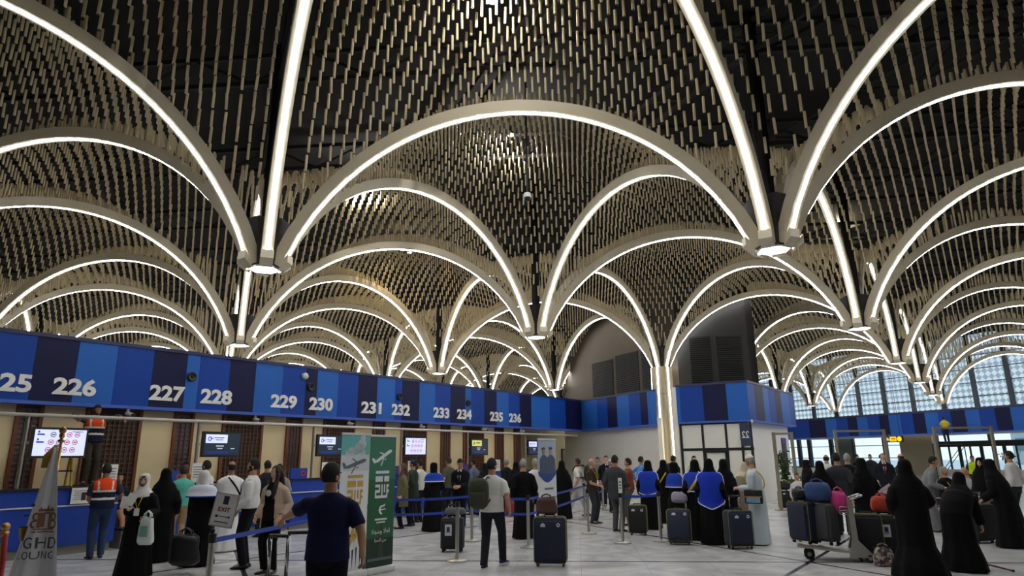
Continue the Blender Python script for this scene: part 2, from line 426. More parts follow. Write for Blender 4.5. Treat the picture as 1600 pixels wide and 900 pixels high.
def tube_arrays(n):
    k = np.arange(n)*2*np.pi/n; return np.cos(k)*TRAD, np.sin(k)*TRAD
# rank by how large they show
cs, sn = math.cos(PITCH), math.sin(PITCH)
W_ = cs*pts[:, 1]+sn*(zb-HC); pxx = 800+F_PX*pts[:, 0]/np.maximum(W_, .1); pyy = 450-F_PX*(-sn*pts[:, 1]+cs*(zb-HC))/np.maximum(W_, .1)
invw = (W_ > .5) & (pxx > 4) & (pxx < 1596) & (pyy > 6) & (pyy < 700)
keep = (W_ > .3) & (pxx > -420) & (pxx < 2020) & (pyy > -420) & (pyy < 720)
order = np.argsort(np.where(invw, W_, 1e9))[:300]
top = np.zeros(len(pts), bool); top[order] = True
mbt = MB(); mbt.loft([[(TRAD*math.cos(a), TRAD*math.sin(a), z) for a in np.arange(8)*math.pi/4] for z in (0, TLEN)])
mbt.loft([[(.018*math.cos(a), .018*math.sin(a), z) for a in np.arange(6)*math.pi/3] for z in (-.002, .001)], 1)
mbt.tube([(0, 0, TLEN), (0, 0, TLEN+.16)], .006, 4, 1)
TUBE_ME = mbt.mesh('ceiling_tube', [M_TUBE, M_DARKSTEEL])
for k in order:
    o = link('ceiling_tube', TUBE_ME); o.location = (pts[k, 0], pts[k, 1], zb[k]); o.rotation_euler = (tx[k, 0], tx[k, 1], 0); o.scale = (1, 1, tl[k]/TLEN)
    tag(o, 'slim beige tube hanging in the ceiling bays directly overhead, among the largest seen', 'ceiling tube', 'beige tubes hanging overhead')
idx = np.where(keep & ~top)[0]
n = 5
cx, cy_ = tube_arrays(n)
base = np.stack([pts[idx, 0], pts[idx, 1], zb[idx]], 1)
V = np.zeros((len(idx), 2*n, 3))
V[:, :n, 0] = base[:, None, 0]+cx; V[:, :n, 1] = base[:, None, 1]+cy_; V[:, :n, 2] = base[:, None, 2]
V[:, n:, 0] = base[:, None, 0]+cx+(tx[idx, 1]*tl[idx])[:, None]; V[:, n:, 1] = base[:, None, 1]+cy_-(tx[idx, 0]*tl[idx])[:, None]; V[:, n:, 2] = base[:, None, 2]+tl[idx][:, None]
V = V.reshape(-1, 3)
quads = np.array([[k, (k+1) % n, n+(k+1) % n, n+k] for k in range(n)])
allq = (quads[None]+(np.arange(len(idx))*2*n)[:, None, None]).reshape(-1, 4)
bot = (np.arange(n)[::-1][None]+(np.arange(len(idx))*2*n)[:, None])
me = bpy.data.meshes.new('ceiling_tubes')
me.vertices.add(len(V)); me.vertices.foreach_set('co', V.ravel())
nl = allq.size+bot.size
me.loops.add(nl); me.loops.foreach_set('vertex_index', np.concatenate([allq.ravel(), bot.ravel()]))
npoly = len(allq)+len(bot); me.polygons.add(npoly)
starts = np.concatenate([np.arange(len(allq))*4, allq.size+np.arange(len(bot))*n])
me.polygons.foreach_set('loop_start', starts)
me.materials.append(M_TUBE); me.update(calc_edges=True); me.validate()
o = link('ceiling_tubes', me); tag(o, 'endless rows of smaller-looking beige tubes hanging in all the further ceiling bays', 'ceiling tubes', None, 'stuff')
print('TUBES', len(idx), 'tri', len(tri), 'edges', len(EDGES))

# ceiling spotlights: housing, lit lens, and the lamp itself
M_LAMP = mat('lamp_lens', 'FFFFFF', .3, var=0, emit=40); M_LAMPH = mat('lamp_housing', '2A2A2A', .5, .5)
def spot(px, py, Y, label, power=SPOT_POWER, color=(1, .97, .92)):
    p = aty(px, py, Y)
    e = empty('ceiling_spotlight', p, 0, label, 'spotlight')
    mb = MB(); mb.cyl((0, 0, .01), .09, .2, 14, 0, .06); mb.build('housing', M_LAMPH, e)
    mb = MB(); mb.cyl((0, 0, 0), .08, .012, 14); mb.build('lens', M_LAMP, e)
    mb = MB(); mb.tube([(0, 0, .2), (0, 0, Z_CEIL-p.z)], .015, 6); mb.build('rod', M_DARKSTEEL, e)
    l = bpy.data.lights.new('lamp', 'POINT'); l.energy = power; l.color = color; l.shadow_soft_size = .06
    lo = link('lamp', l, e); lo.location = (0, 0, -.12)
    return e
spot(798, 211, 15.5, 'bright white spotlight hanging under the big arch between the two large pendants', 130)
spot(1468, 177, 17.0, 'bright twin white spotlight in the ceiling bay beyond the hall-side pendant', 130)
spot(770, 2, 9.6, 'bright spotlight at the very top of the picture above the middle', 110)
spot(565, 297, 18.5, 'small bright spotlight beside the arch left of the dome camera', 130)
spot(928, 413, 30, 'tiny white spotlight above the middle pendant', 120)
spot(1313, 346, 24, 'small warm spotlight beside the arches over the trolley', 120, (1, .8, .5))
spot(640, 395, 26, 'small warm spotlight behind the second arch above number 231', 200, (1, .75, .4))
spot(205, 232, 20, 'warm spotlight behind the arch high above number 226', 160, (1, .75, .4))
spot(10, 45, 13, 'white spotlight in the upper corner bay over the flag', 90)
spot(1100, 378, 27, 'white spotlight behind the arch right of the middle pendant', 200)
# dome camera on a long rod
p = aty(824, 306, 13.2)
e = empty('dome_camera', p, 0, 'white dome camera hanging on a long thin rod from the vault', 'dome camera')
mb = MB(); mb.tube([(0, 0, .06), (0, 0, Z_CEIL-p.z)], .022, 8); mb.build('rod', M_DARKSTEEL, e)
mb = MB(); mb.cyl((0, 0, -.04), .085, .1, 18, 0, .07); mb.build('housing', mat('camera_white', 'C8C8C4', .4), e, auto=40)
mb = MB(); mb.ell((0, 0, -.05), (.07, .07, .075), 16, 8); mb.build('dome', mat('dome_black', '161616', .15), e, True)
# ================================================================== COUNTER WALL, FASCIAS, KIOSK, BLOCK, WINDOW WALL
D_WALL, D_FAS = 16.62, 16.2
def wp_(px, d, py=715): r = ray(px, py); k = d/(r.x*NB.x+r.y*NB.y); return Vector((r.x*k, r.y*k, 0))
Z_F0, Z_F1, Z_LIP = 2.97, 4.32, 2.90
def bands(name, p0, dirv, edges, cols, z0, z1, th, nrm, n_, parent=None):
    """a fascia: colour bands along dirv from p0 (edges in metres), front at p0, thickness th along nrm"""
    mb = MB(); dirv = Vector(dirv).normalized(); nrm = Vector(nrm)
    rot = math.atan2(dirv.y, dirv.x)
    for k in range(len(edges)-1):
        a, b = edges[k], edges[k+1]; c = p0+dirv*((a+b)/2)+nrm*(th/2)
        mb.box((c.x, c.y, (z0+z1)/2), (b-a-.006, th, z1-z0), rot, cols[k])
    L = edges[-1]-edges[0]; c = p0+dirv*((edges[0]+edges[-1])/2)+nrm*(th/2)
    mb.box((c.x, c.y, z0-.035), (L, th+.03, .07), rot, 3)
    c2 = c-nrm*.0; mb.box((c2.x, c2.y, z1+.04), (L, th+.05, .08), rot, 4)
    o = mb.build(name, [M_LIGHTBLUE, M_BLUE, M_NAVY, M_LIP, M_CAP], parent); return o
# pattern repeats every 3.335 m along the wall
eds = [-2.9]; cls = []
pat = [(.82, 2), (.82, 0), (.83, 1), (.83, 2), (.33, 0), (.85, 1), (.79, 2), (.88, 0), (.79, 1), (.41, 2)]
E0 = [-2.9, -1.2, -.45, .4, 1.2, 2.0, 2.4, 3.2, 4.0, 4.85-.81, 5.43-.0]
E1 = [5.43, 6.24, 7.06, 7.89, 8.72, 9.06, 9.89, 10.66, 11.54, 12.33, 12.74, 13.54, 14.34, 15.15, 15.97, 16.3, 17.15, 17.98, 18.83, 19.68, 20.03, 20.87, 21.68, 22.52, 23.31, 24.2, 25.7, 27.1, 28.6]
C1 = [2, 0, 1, 2, 0, 1, 2, 0, 1, 2, 0, 1, 2, 0, 1, 2, 0, 1, 2, 0, 1, 2, 0, 1, 2, 0, 1, 2]
edges = [-3.0, -1.3, -.4, .42, 1.25, 2.1, 2.45, 3.3, 4.1, 5.43]; cols = [1, 2, 0, 1, 2, 0, 1, 2, 1]
edges = edges+E1[1:] ; cols = cols+C1
T_END = 28.6
struct(bands('trim_1', wall(0, D_FAS), LB, edges, cols, Z_F0, Z_F1, .28, NB, 0))
# wall below
struct(slab(wall(-6, D_WALL), wall(24.0, D_WALL), 0, Z_LIP+.35, .2, 'wall_counters', M_BEIGE))
# recessed end of the counter hall: passage wall further back
struct(slab(wall(23.8, D_WALL+.2), wall(23.8, D_WALL+2.6), 0, Z_LIP+.35, .2, 'wall_recess_side', M_BEIGE))
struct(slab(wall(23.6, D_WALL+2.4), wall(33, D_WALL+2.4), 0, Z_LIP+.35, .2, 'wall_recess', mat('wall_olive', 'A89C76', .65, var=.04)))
c = wall(27.0, D_WALL+1.2); mb = MB(); mb.box((c.x, c.y, Z_LIP+.3), (6.6, 2.9, .1), WALL_ROT); struct(mb.build('ceiling_recess', M_WHITEWALL))
p = wp_(886, D_WALL+2.36); e = struct(empty('door_20', (p.x, p.y, 0), WALL_ROT))
mb = MB(); mb.box((0, 0, 1.03), (.95, .04, 2.06)); mb.build('leaf', mat('door_grey', '6A655A', .5), e); mb = MB(); mb.box((-.5, 0, 1.05), (.07, .07, 2.1)); mb.box((.5, 0, 1.05), (.07, .07, 2.1)); mb.box((0, 0, 2.1), (1.07, .07, .07)); mb.build('frame', M_BROWNWALL, e)
# two-level counter numbers
NUMS = [('225', 5.02), ('226', 6.27), ('227', 8.30), ('228', 9.58), ('229', 11.62), ('230', 12.92), ('231', 14.92), ('232', 16.25), ('233', 18.31), ('234', 19.62), ('235', 21.65), ('236', 22.95)]
M_NUM = mat('number_white', 'E8E6E0', .5, var=.02)
for s_, t_ in NUMS:
    me = text_mesh(s_, .53, M_NUM, .012, sx_=.86, bold=.02)
    xs = [v.co.x for v in me.vertices]; ys = [v.co.y for v in me.vertices]
    me.transform(Matrix.Translation((-(min(xs)+max(xs))/2, -(min(ys)+max(ys))/2, 0)))
    hgt = max(ys)-min(ys); wd = max(xs)-min(xs); me.transform(Matrix.Diagonal((.86/wd, .375/hgt, 1, 1)))
    o = link('counter_number', me); place_upright(o, wall(t_, D_FAS-.012, 3.31), -NB)
    tag(o, 'white counter number %s on the blue fascia' % s_, 'number', 'white counter numbers on the fascia')
# wooden lattice screens
def screen(t0, t1, label, cells):
    W_ = t1-t0; narrow = W_ < .7; c = wall((t0+t1)/2, D_WALL-.035)
    e = empty('lattice_screen', (c.x, c.y, 0), WALL_ROT, label, 'screen', 'wooden lattice screens behind the counters')
    z1 = Z_LIP+.05; fw = .07
    mb = MB(); mb.box((-W_/2+fw/2, 0, z1/2), (fw, .07, z1)); mb.box((W_/2-fw/2, 0, z1/2), (fw, .07, z1)); mb.box((0, 0, z1-fw/2), (W_-2*fw, .07, fw)); mb.build('frame', M_WOODR, e)
    mb = MB(); mb.box((0, .028, z1/2), (W_-2*fw, .012, z1)); mb.build('backing', mat('lattice_backing_grey', '6A6670', .5) if narrow else mat('lattice_backing', '3A2A20', .6), e)
    mb = MB(); iw = W_-2*fw; nx = max(2, round(iw/.11)); nz = round((z1-.6)/.11)
    for k in range(1, nx): mb.box((-iw/2+iw*k/nx, 0, .3+(z1-.4)/2), (.028, .03, z1-.5))
    for k in range(nz+1): mb.box((0, .004, .6+(z1-.7)*k/nz), (iw, .024, .028))
    mb.build('lattice', M_WOODD, e)
for k, (t0, t1) in enumerate([(5.39, 5.89), (8.75, 9.27), (12.05, 12.59), (15.4, 15.93), (18.76, 19.27), (22.08, 22.65)]):
    screen(t0, t1, 'narrow dark lattice screen on the wall under the gap between numbers %s and %s' % (NUMS[2*k][0], NUMS[2*k+1][0]), 4)
for k, (t0, t1) in enumerate([(3.4, 4.64), (6.73, 7.97), (10.06, 11.28), (13.38, 14.61), (16.71, 17.97), (20.06, 21.31)]):
    screen(t0, t1, 'wide dark lattice screen on the wall between numbers %s and %s' % ((NUMS[2*k-1][0] if k else '224'), NUMS[2*k][0]), 9)
screen(23.42, 23.9, 'narrow dark lattice screen at the wall end past number 236', 3)

# fascia of the short wall towards the column
TURN = wall(T_END, D_FAS); CDIR = -LC.normalized(); CN = Vector((-CDIR.y, CDIR.x, 0))   # towards the column; CN points away from the hall
if CN.y < 0: CN = -CN
SH_L = 5.6
def tz(px, py, pl):  # pixel -> distance along CDIR from TURN
    r = ray(px, py); k = (TURN-CAMP).dot(CN)/r.dot(CN); p = CAMP+r*k; return (p-TURN).dot(CDIR)
ex = [0]+[tz(x, 640, 0) for x in (933, 949, 964, 983, 1001, 1012)]+[SH_L]
struct(bands('trim_2', TURN, CDIR, ex, [0, 1, 2, 0, 1, 2, 0], Z_F0, Z_F1, .28, CN, 0))
struct(slab(TURN+CN*.3+CDIR*SH_L*1.0, TURN+CN*.3-CDIR*2.3, 0, Z_LIP+.35, .2, 'wall_short', M_WHITEWALL, -.2))

# kiosk: glazed box with a blue fascia
KX, KY = LB, Vector((LB.y, -LB.x, 0))            # along the counters' wall / away from it
KC = Vector((8.62, 24.48, 0))                    # its near corner
KL, KW = 7.0, 2.75
kb = [0]; 
def kz(px, py):
    r = ray(px, py); nrm = KX; k = (KC-CAMP).dot(nrm)/r.dot(nrm); p = CAMP+r*k; return (p-KC).dot(-KY)
ke = sorted([0]+[kz(x, 630) for x in (1136, 1099, 1063)]+[KW])
struct(bands('trim_3', KC, -KY, ke, [0, 2, 1, 0], Z_F0, Z_F1, .25, KX, 0))
def kz2(px):
    r = ray(px, 625); nrm = KY; k = (KC-CAMP).dot(nrm)/r.dot(nrm); p = CAMP+r*k; return (p-KC).dot(KX)
ke2 = [0]+[kz2(x) for x in (1180, 1193, 1201, 1211, 1220, 1232, 1240)]+[KL]
struct(bands('trim_4', KC, KX, ke2, [1, 2, 0, 1, 2, 0, 1, 2], Z_F0, Z_F1, .25, -KY, 0))
# kiosk walls
struct(slab(KC-KY*.27+KX*.12, KC-KY*.27+KX*(KL-.5), 0, Z_F0-.02, .15, 'wall_kiosk_side', mat('kiosk_white', 'F0EDE6', .5, var=.02), 0))
c = KC+KX*(KL/2)-KY*(KW/2); mb = MB(); mb.box((c.x, c.y, Z_F0+.05), (KL-.3, KW-.3, .1), WALL_ROT); struct(mb.build('ceiling_kiosk', M_WHITEWALL))
struct(slab(KC-KY*KW, KC-KY*KW+KX*KL, 0, Z_F1, .15, 'wall_kiosk_rear', M_WHITEWALL))
# kiosk glazing: dark frame with pale panels, drawn in the plane of its front
kr = math.atan2(-KY.y, -KY.x)
kg = empty('glazed_partition', KC+KX*.14, kr, 'pale glazed partition in a dark frame under the kiosk fascia', 'partition')
def kx(px): 
    r = ray(px, 700); k = (KC-CAMP).dot(KX)/r.dot(KX); p = CAMP+r*k; return (p-KC).dot(-KY)
vx = [kx(1175)+.03, kx(1159), kx(1135), kx(1098), kx(1061), KW]
mb = MB(); zt = Z_F0-.03; tr = 1.93
for x in vx[:-1]+[KW-.05]: mb.box((x, 0, zt/2), (.085, .08, zt))
for z in (zt-.05, tr, .06): mb.box((KW/2, 0, z), (KW, .07, .1))
mb.build('frame', M_FRAME, kg)
for k in range(len(vx)-1):
    for (z0, z1) in ((.1, tr-.05), (tr+.05, zt-.1)):
        if k == 0 and z0 > 1: continue
        mb = MB(); mb.box(((vx[k]+vx[k+1])/2, .01, (z0+z1)/2), (vx[k+1]-vx[k]-.08, .02, z1-z0)); mb.build('panel', M_FROST, kg)
mb = MB()
for q in (vx[2]+.06, vx[3]-.06): mb.box((q, .045, .92), (.07, .05, 1.84))
mb.box(((vx[2]+vx[3])/2, .045, 1.84), (vx[3]-vx[2]-.05, .05, .07)); mb.build('door_frame', M_FRAME, kg)
sg = empty('gate_sign', KC+KX*.07-KY*((vx[0]+vx[1])/2), kr, 'dark sign with mirrored number 22 at the corner of the kiosk', 'sign')
mb = MB(); mb.box((0, 0, 2.48), (abs(vx[1]-vx[0])+.05, .05, .9)); mb.build('board', mat('sign_navy', '2A3350', .4), sg)
me = text_mesh('22', .34, M_NUM, .004, sx_=-.8, bold=.004); o = link('lettering', me, sg); o.rotation_euler = (R(90), 0, math.pi); o.location = (0, .035, 2.42)

# louvred block above, behind the column
def block_wall(a, b, z0, z1, nm, m, louvres, nsg):
    o = struct(slab(a, b, z0, z1, .3, nm, m))
    d = (b-a); L_ = d.length; d.normalize(); nrm = Vector((-d.y, d.x, 0))
    for (u0, u1, w0, w1) in louvres:
        mb = MB(); nsl = int((w1-w0)/.09)
        for k in range(nsl):
            c = a+d*((u0+u1)/2)-nrm*.02; mb.box((c.x, c.y, w0+(w1-w0)*(k+.5)/nsl), (u1-u0, .06, .035), math.atan2(d.y, d.x))
        c = a+d*((u0+u1)/2)-nrm*.0; mb.box((c.x, c.y, (w0+w1)/2), (u1-u0, .02, w1-w0), math.atan2(d.y, d.x), 1)
        fr = mb.build('louvre', [M_LOUVRE, M_BLACKCEIL], o)
    return o
PC = lat(0, 2)
b0 = PC+CN*.75-CDIR*(SIDE*1.0); b1 = PC+CN*.75+CDIR*.2
block_wall(b0, b1, Z_F1-.3, Z_CEIL, 'wall_block_front', M_BROWNWALL, [(2.9, 4.9, 4.4, 6.5), (5.15, 7.1, 4.4, 6.6), (7.35, 9.3, 4.4, 6.7)], 1)
c0 = b1-CDIR*.0; c1 = c0+LA*3.35
block_wall(c0, c1, Z_F1-.4, Z_CEIL, 'wall_block_side', M_DARKWALL, [(.55, 1.45, 4.3, 6.75), (1.7, 2.75, 4.3, 6.75)], 1)
struct(slab(c1, c1+Vector((-LA.y, LA.x, 0))*6, Z_F1-.4, Z_CEIL, .3, 'wall_block_return', M_DARKWALL))
struct(slab(b0+LB*5, b0, Z_F1-.3, Z_CEIL, .3, 'wall_block_end', M_BROWNWALL))

# ------------------------------------------------------------------ window wall
NW = Vector((LC.normalized().y, -LC.normalized().x, 0))           # outward
if NW.dot(lat(0, 6)) < 0: NW = -NW
WA, WB = lat(-2, 8), lat(6, 0); WD = (WB-WA).normalized(); WL = (WB-WA).length; W_ROT = math.atan2(WD.y, WD.x)
W0 = lat(0, 6); 
def wpos(s, off=0.0, z=0.0): return W0+WD*s+NW*off+Vector((0, 0, z))
def ws(px, py=690, off=0.0):
    r = ray(px, py); k = (W0+NW*off-CAMP).dot(NW)/r.dot(NW); p = CAMP+r*k; return (p-W0).dot(WD)
S0, S1 = -SIDE*2, SIDE*6
Z_SILL, Z_TR0, Z_TR1, Z_TOP = .5, 3.05, 4.75, Z_CEIL
# solid pieces: low sill, band behind the fascia
mb = MB(); c = wpos((S0+S1)/2, .15, Z_SILL/2); mb.box(c, (S1-S0, .25, Z_SILL), W_ROT); struct(mb.build('wall_window_sill', M_WHITEWALL))
mb = MB(); c = wpos((S0+S1)/2, .15, (Z_TR0+Z_TR1)/2+.25); mb.box(c, (S1-S0, .25, Z_TR1-Z_TR0-.3), W_ROT); struct(mb.build('wall_window_band', M_BEIGE))
s_beige0, s_beige1 = ws(1412), ws(1463)
mb = MB(); c = wpos((s_beige0+s_beige1)/2, -.3, 1.6); mb.box(c, (s_beige1-s_beige0, .5, 3.2), W_ROT); struct(mb.build('wall_window_pier', mat('pier_beige', 'B3A68C', .6, var=.05)))
mull = MB(); trans = MB(); low = MB()
M_MULL = mat('mullion_slate', '3B4148', .45, .3)
def wbox(mb, s0, s1, z0, z1, th=.12, off=.1, mi=0):
    c = wpos((s0+s1)/2, off, (z0+z1)/2); mb.box(c, (s1-s0, th, z1-z0), W_ROT, mi)
# upper windows: one object per bay between the lattice feet, lower windows likewise
sp = SIDE/4
nwin = 0
M_CERAMIC = None
def frit():
    m = bpy.data.materials.new('fritted_glass'); m.use_nodes = True; t = m.node_tree; b = t.nodes['Principled BSDF']; o = t.nodes['Material Output']
    co = t.nodes.new('ShaderNodeTexCoord'); mp = t.nodes.new('ShaderNodeMapping'); mp.inputs['Rotation'].default_value = (0, R(45), 0); mp.inputs['Scale'].default_value = (3.2, 3.2, 3.2)
    ck = t.nodes.new('ShaderNodeTexChecker'); ck.inputs['Scale'].default_value = 1.0
    t.links.new(co.outputs['Object'], mp.inputs[0]); t.links.new(mp.outputs[0], ck.inputs[0])
    tr = t.nodes.new('ShaderNodeBsdfTransparent'); tr.inputs[0].default_value = (.72, .79, .82, 1)
    tl = t.nodes.new('ShaderNodeBsdfTranslucent'); tl.inputs[0].default_value = (.52, .56, .58, 1)
    mx = t.nodes.new('ShaderNodeMixShader'); m1 = t.nodes.new('ShaderNodeMath'); m1.operation = 'MULTIPLY'; m1.inputs[1].default_value = .6
    t.links.new(ck.outputs['Fac'], m1.inputs[0]); t.links.new(m1.outputs[0], mx.inputs[0]); t.links.new(tr.outputs[0], mx.inputs[1]); t.links.new(tl.outputs[0], mx.inputs[2]); t.links.new(mx.outputs[0], o.inputs[0])
    return m
M_FRIT = frit()
def window(nm, s0, s1, z0, z1, nv, zs, glass, off=.1, mw=.16):
    c = wpos((s0+s1)/2, off)
    e = empty(nm, c, W_ROT); struct(e); W_ = s1-s0
    mb = MB()
    for k in range(nv+1): mb.box((-W_/2+W_*k/nv, 0, (z0+z1)/2), (mw, .22, z1-z0))
    for z in zs: mb.box((0, 0, z), (W_, .09, .06))
    mb.box((0, 0, z0+.05), (W_, .2, .1)); mb.box((0, 0, z1-.05), (W_, .2, .1)); mb.build('frame', M_MULL, e)
    for k in range(nv):
        mb = MB(); mb.box((-W_/2+W_*(k+.5)/nv, .02, (z0+z1)/2), (W_/nv-mw, .02, z1-z0-.1)); mb.build('pane', glass, e)
kwin = 0
for k in range(-2, 5):
    kwin += 1; window('window_%d' % kwin, SIDE*k, SIDE*(k+1), Z_TR1+.1, Z_CEIL, 4, [Z_TR1+1.0, Z_TR1+2.0, Z_TR1+3.0, Z_TR1+4.0], M_FRIT, .1, .3)
lowx = [(1215, 1252), (1252, 1289), (1289, 1307), (1331, 1383), (1383, 1412)]
lows = [(S0, ws(1247)), (ws(1247), ws(1263)), (ws(1263), ws(1297)), (ws(1297), ws(1308)), (ws(1330), ws(1381)), (ws(1381), s_beige0)]
for a, b in lows:
    kwin += 1; nv = max(1, round((b-a)/6)); window('window_%d' % kwin, a+.05, b-.05, Z_SILL, Z_TR0+.1, nv, [1.35, 2.35], M_GLASS, .1, .28)
c = wpos((ws(1308)+ws(1330))/2, .1, 1.6); mb = MB(); mb.box(c, (ws(1330)-ws(1308), .3, 3.2), W_ROT); struct(mb.build('wall_window_post', mat('post_slate', '5A625E', .5)))
# glass doors with a dark header and fanlights above
s2, s3 = s_beige1, S1
kwin += 1; window('window_%d' % kwin, s2, s2+SIDE*1.6, 2.45, Z_TR0+.1, 4, [], M_GLASS, .1, .2)
kwin += 1; window('window_%d' % kwin, s2+SIDE*1.6, s3, 2.45, Z_TR0+.1, 6, [], M_GLASS, .1, .2)
mb = MB(); wbox(mb, s2, s3, 2.2, 2.5, .3, .1); struct(mb.build('trim_5', M_FRAME))
nd = 9; dw = 1.45; kd = 0
for k in range(nd):
    a = s2+.1+k*(dw+.12); kd += 1
    e = empty('door_%d' % kd, wpos(a+dw/2, .1), W_ROT); struct(e)
    mb = MB()
    for q in (-dw/2, -dw/2+dw/2, dw/2): mb.box((q, 0, 1.1), (.1, .1, 2.2))
    mb.box((0, 0, .05), (dw, .1, .1)); mb.box((0, 0, 2.17), (dw, .1, .08)); mb.build('frame', M_FRAME, e)
    mb = MB(); mb.box((0, .01, 1.1), (dw-.1, .02, 2.0)); mb.build('pane', M_GLASS, e)
mb = MB(); wbox(mb, s2+.1+nd*(dw+.12), s3, 0, 2.3, .3, .1); struct(mb.build('wall_window_end', M_WHITEWALL))
# fascia in front of the window wall (on the row of the last pendants)
FO = -SIDE*math.sqrt(3)/2+.55
P5 = W0+NW*FO
def fs(px, py=665):
    r = ray(px, py); k = (P5-CAMP).dot(NW)/r.dot(NW); p = CAMP+r*k; return (p-P5).dot(WD)
fx = [1180, 1215, 1238, 1264, 1290, 1307, 1325, 1340, 1356, 1375, 1390, 1408, 1428, 1447, 1468, 1488, 1511, 1533, 1558, 1583, 1608, 1635, 1665]
fe = [fs(x) for x in fx]; fc = [0, 1, 1, 2, 0, 1, 2, 0, 1, 2, 0, 1, 2, 0, 1, 2, 0, 1, 2, 0, 1, 2]
struct(bands('trim_6', P5, WD, fe, fc, Z_F0, Z_F1, .25, NW, 0))
c = P5+WD*((fe[0]+fe[-1])/2)+NW*3.6; mb = MB(); mb.box((c.x, c.y, Z_F0+.1), (fe[-1]-fe[0], 7.0, .2), W_ROT); struct(mb.build('ceiling_gallery', M_WHITEWALL))
# outside: apron, pale low buildings and trees far off
mb = MB(); c = wpos((S0+S1)/2, 60, -.1); mb.box(c, (260, 119, .1), W_ROT); struct(mb.build('outside_pavement', mat('apron_pale', 'E6E2DA', .8)))
for k, (s, off, wd_, ht, cc) in enumerate([(-6, 60, 22, 5, 'B9C4C6'), (24, 75, 30, 6, 'C4CCC8'), (52, 60, 26, 4.5, 'B4C0C4')]):
    mb = MB(); c = wpos(s, off, ht/2); mb.box(c, (wd_, 8, ht), W_ROT); mb.box(c+Vector((0, 0, ht/2+.2)), (wd_+1, 9, .4), W_ROT)
    for q in range(8): mb.box(wpos(s-wd_/2+wd_*(q+.5)/8, off-4.05, ht*.55), (wd_/14, .1, ht*.35), W_ROT, 1)
    struct(mb.build('outside_building', [mat('outside_wall_%d' % k, cc, .8), mat('outside_window', '6C8490', .3)]))
# ================================================================== PEOPLE: one continuous body each, clothes and hair as its parts
def fuse(mb, voxel, smooth=2, fac=.5):
    me = mb.mesh('tmp', M_STEEL); o = bpy.data.objects.new('tmp', me); COL.objects.link(o)
    m = o.modifiers.new('r', 'REMESH'); m.mode = 'VOXEL'; m.voxel_size = voxel; m.adaptivity = 0
    if smooth: k = o.modifiers.new('s', 'SMOOTH'); k.factor = fac; k.iterations = smooth
    dg = bpy.context.evaluated_depsgraph_get(); out = bpy.data.meshes.new_from_object(o.evaluated_get(dg))
    bpy.data.objects.remove(o); bpy.data.meshes.remove(me)
    n = len(out.vertices); V = np.empty(n*3); out.vertices.foreach_get('co', V); V = V.reshape(-1, 3)
    F = [tuple(p.vertices) for p in out.polygons]; bpy.data.meshes.remove(out)
    return V, F
def put(name, V, F, mats, mi, parent):
    me = bpy.data.meshes.new(name); me.from_pydata([tuple(v) for v in V], [], F)
    for m in (mats if isinstance(mats, (list, tuple)) else [mats]): me.materials.append(m)
    if mi is not None: me.polygons.foreach_set('material_index', mi)
    me.polygons.foreach_set('use_smooth', [True]*len(F)); me.update()
    return link(name, me, parent)
def centers(V, F): return np.array([V[list(f)].mean(0) for f in F])
def ik(a, t, l1, l2, pole):
    a = Vector(a); t = Vector(t); d = t-a; L = min(d.length, (l1+l2)*.999); d = d.normalized(); t = a+d*L
    x = (l1*l1-l2*l2+L*L)/(2*L); h = math.sqrt(max(l1*l1-x*x, 0)); p = Vector(pole); p = p-d*p.dot(d); p = p.normalized() if p.length > 1e-5 else d.orthogonal().normalized()
    return a+d*x+p*h, t
HEAD_N, HEAD_M = 26, 20
def head_verts():
    V = []; 
    for i in range(HEAD_M+1):
        ph = math.pi*i/HEAD_M
        for k in range(HEAD_N):
            th = 2*math.pi*k/HEAD_N
            x, y, z = math.sin(ph)*math.cos(th), math.sin(ph)*math.sin(th), math.cos(ph)
            X, Y, Z = x*.074, y*.096, z*.116
            if z < 0: X *= 1-.26*(-z)**1.4
            if y > 0: Y *= .93
            if z < -.2 and y < 0: Y *= 1-.45*(-z-.2)
            if y > .3:
                g = lambda cx, cz, wx, wz: math.exp(-((x-cx)/wx)**2-((z-cz)/wz)**2)
                Y += .024*g(0, -.2, .13, .16)+.012*g(0, -.02, .1, .2)-.010*g(.38, .05, .17, .13)-.010*g(-.38, .05, .17, .13)+.005*g(0, .22, .6, .1)+.009*g(0, -.88, .3, .16)+.006*g(0, -.5, .28, .1)
            V.append((X, Y, Z))
    F = []
    for i in range(HEAD_M):
        for k in range(HEAD_N): F.append((i*HEAD_N+k, (i+1)*HEAD_N+k, (i+1)*HEAD_N+(k+1) % HEAD_N, i*HEAD_N+(k+1) % HEAD_N))
    return np.array(V), F
HEADV, HEADF = head_verts()
SKINS = {'tan': mat('skin_tan', 'B88868', .5, var=.05), 'fair': mat('skin_fair', 'D0A488', .5, var=.05), 'brown': mat('skin_brown', '94684C', .5, var=.05)}
M_LIPS = mat('lips', '8A4A42', .4, var=.03); M_EYE = mat('eye_white', 'D8D4CC', .3, var=0); M_IRIS = mat('iris', '1E120C', .2, var=0)
HAIRC = {'black': mat('hair_black', '0B0A09', .8, var=.2, scale=40), 'brown': mat('hair_brown', '2A1C14', .7, var=.2, scale=40), 'grey': mat('hair_grey', '8C8680', .6, var=.15, scale=40), 'auburn': mat('hair_auburn', '54321E', .7, var=.2, scale=40)}
CLOTH = {}
def cloth(c, rough=.85):
    k = 'cloth_'+c
    m = mat(k, c, rough, var=.07, scale=16); m.node_tree.nodes['Principled BSDF'].inputs['Specular IOR Level'].default_value = .15; return m
M_SHOE = mat('shoe_black', '15130F', .4); M_SOLE = mat('sole_white', 'D8D6D0', .6)
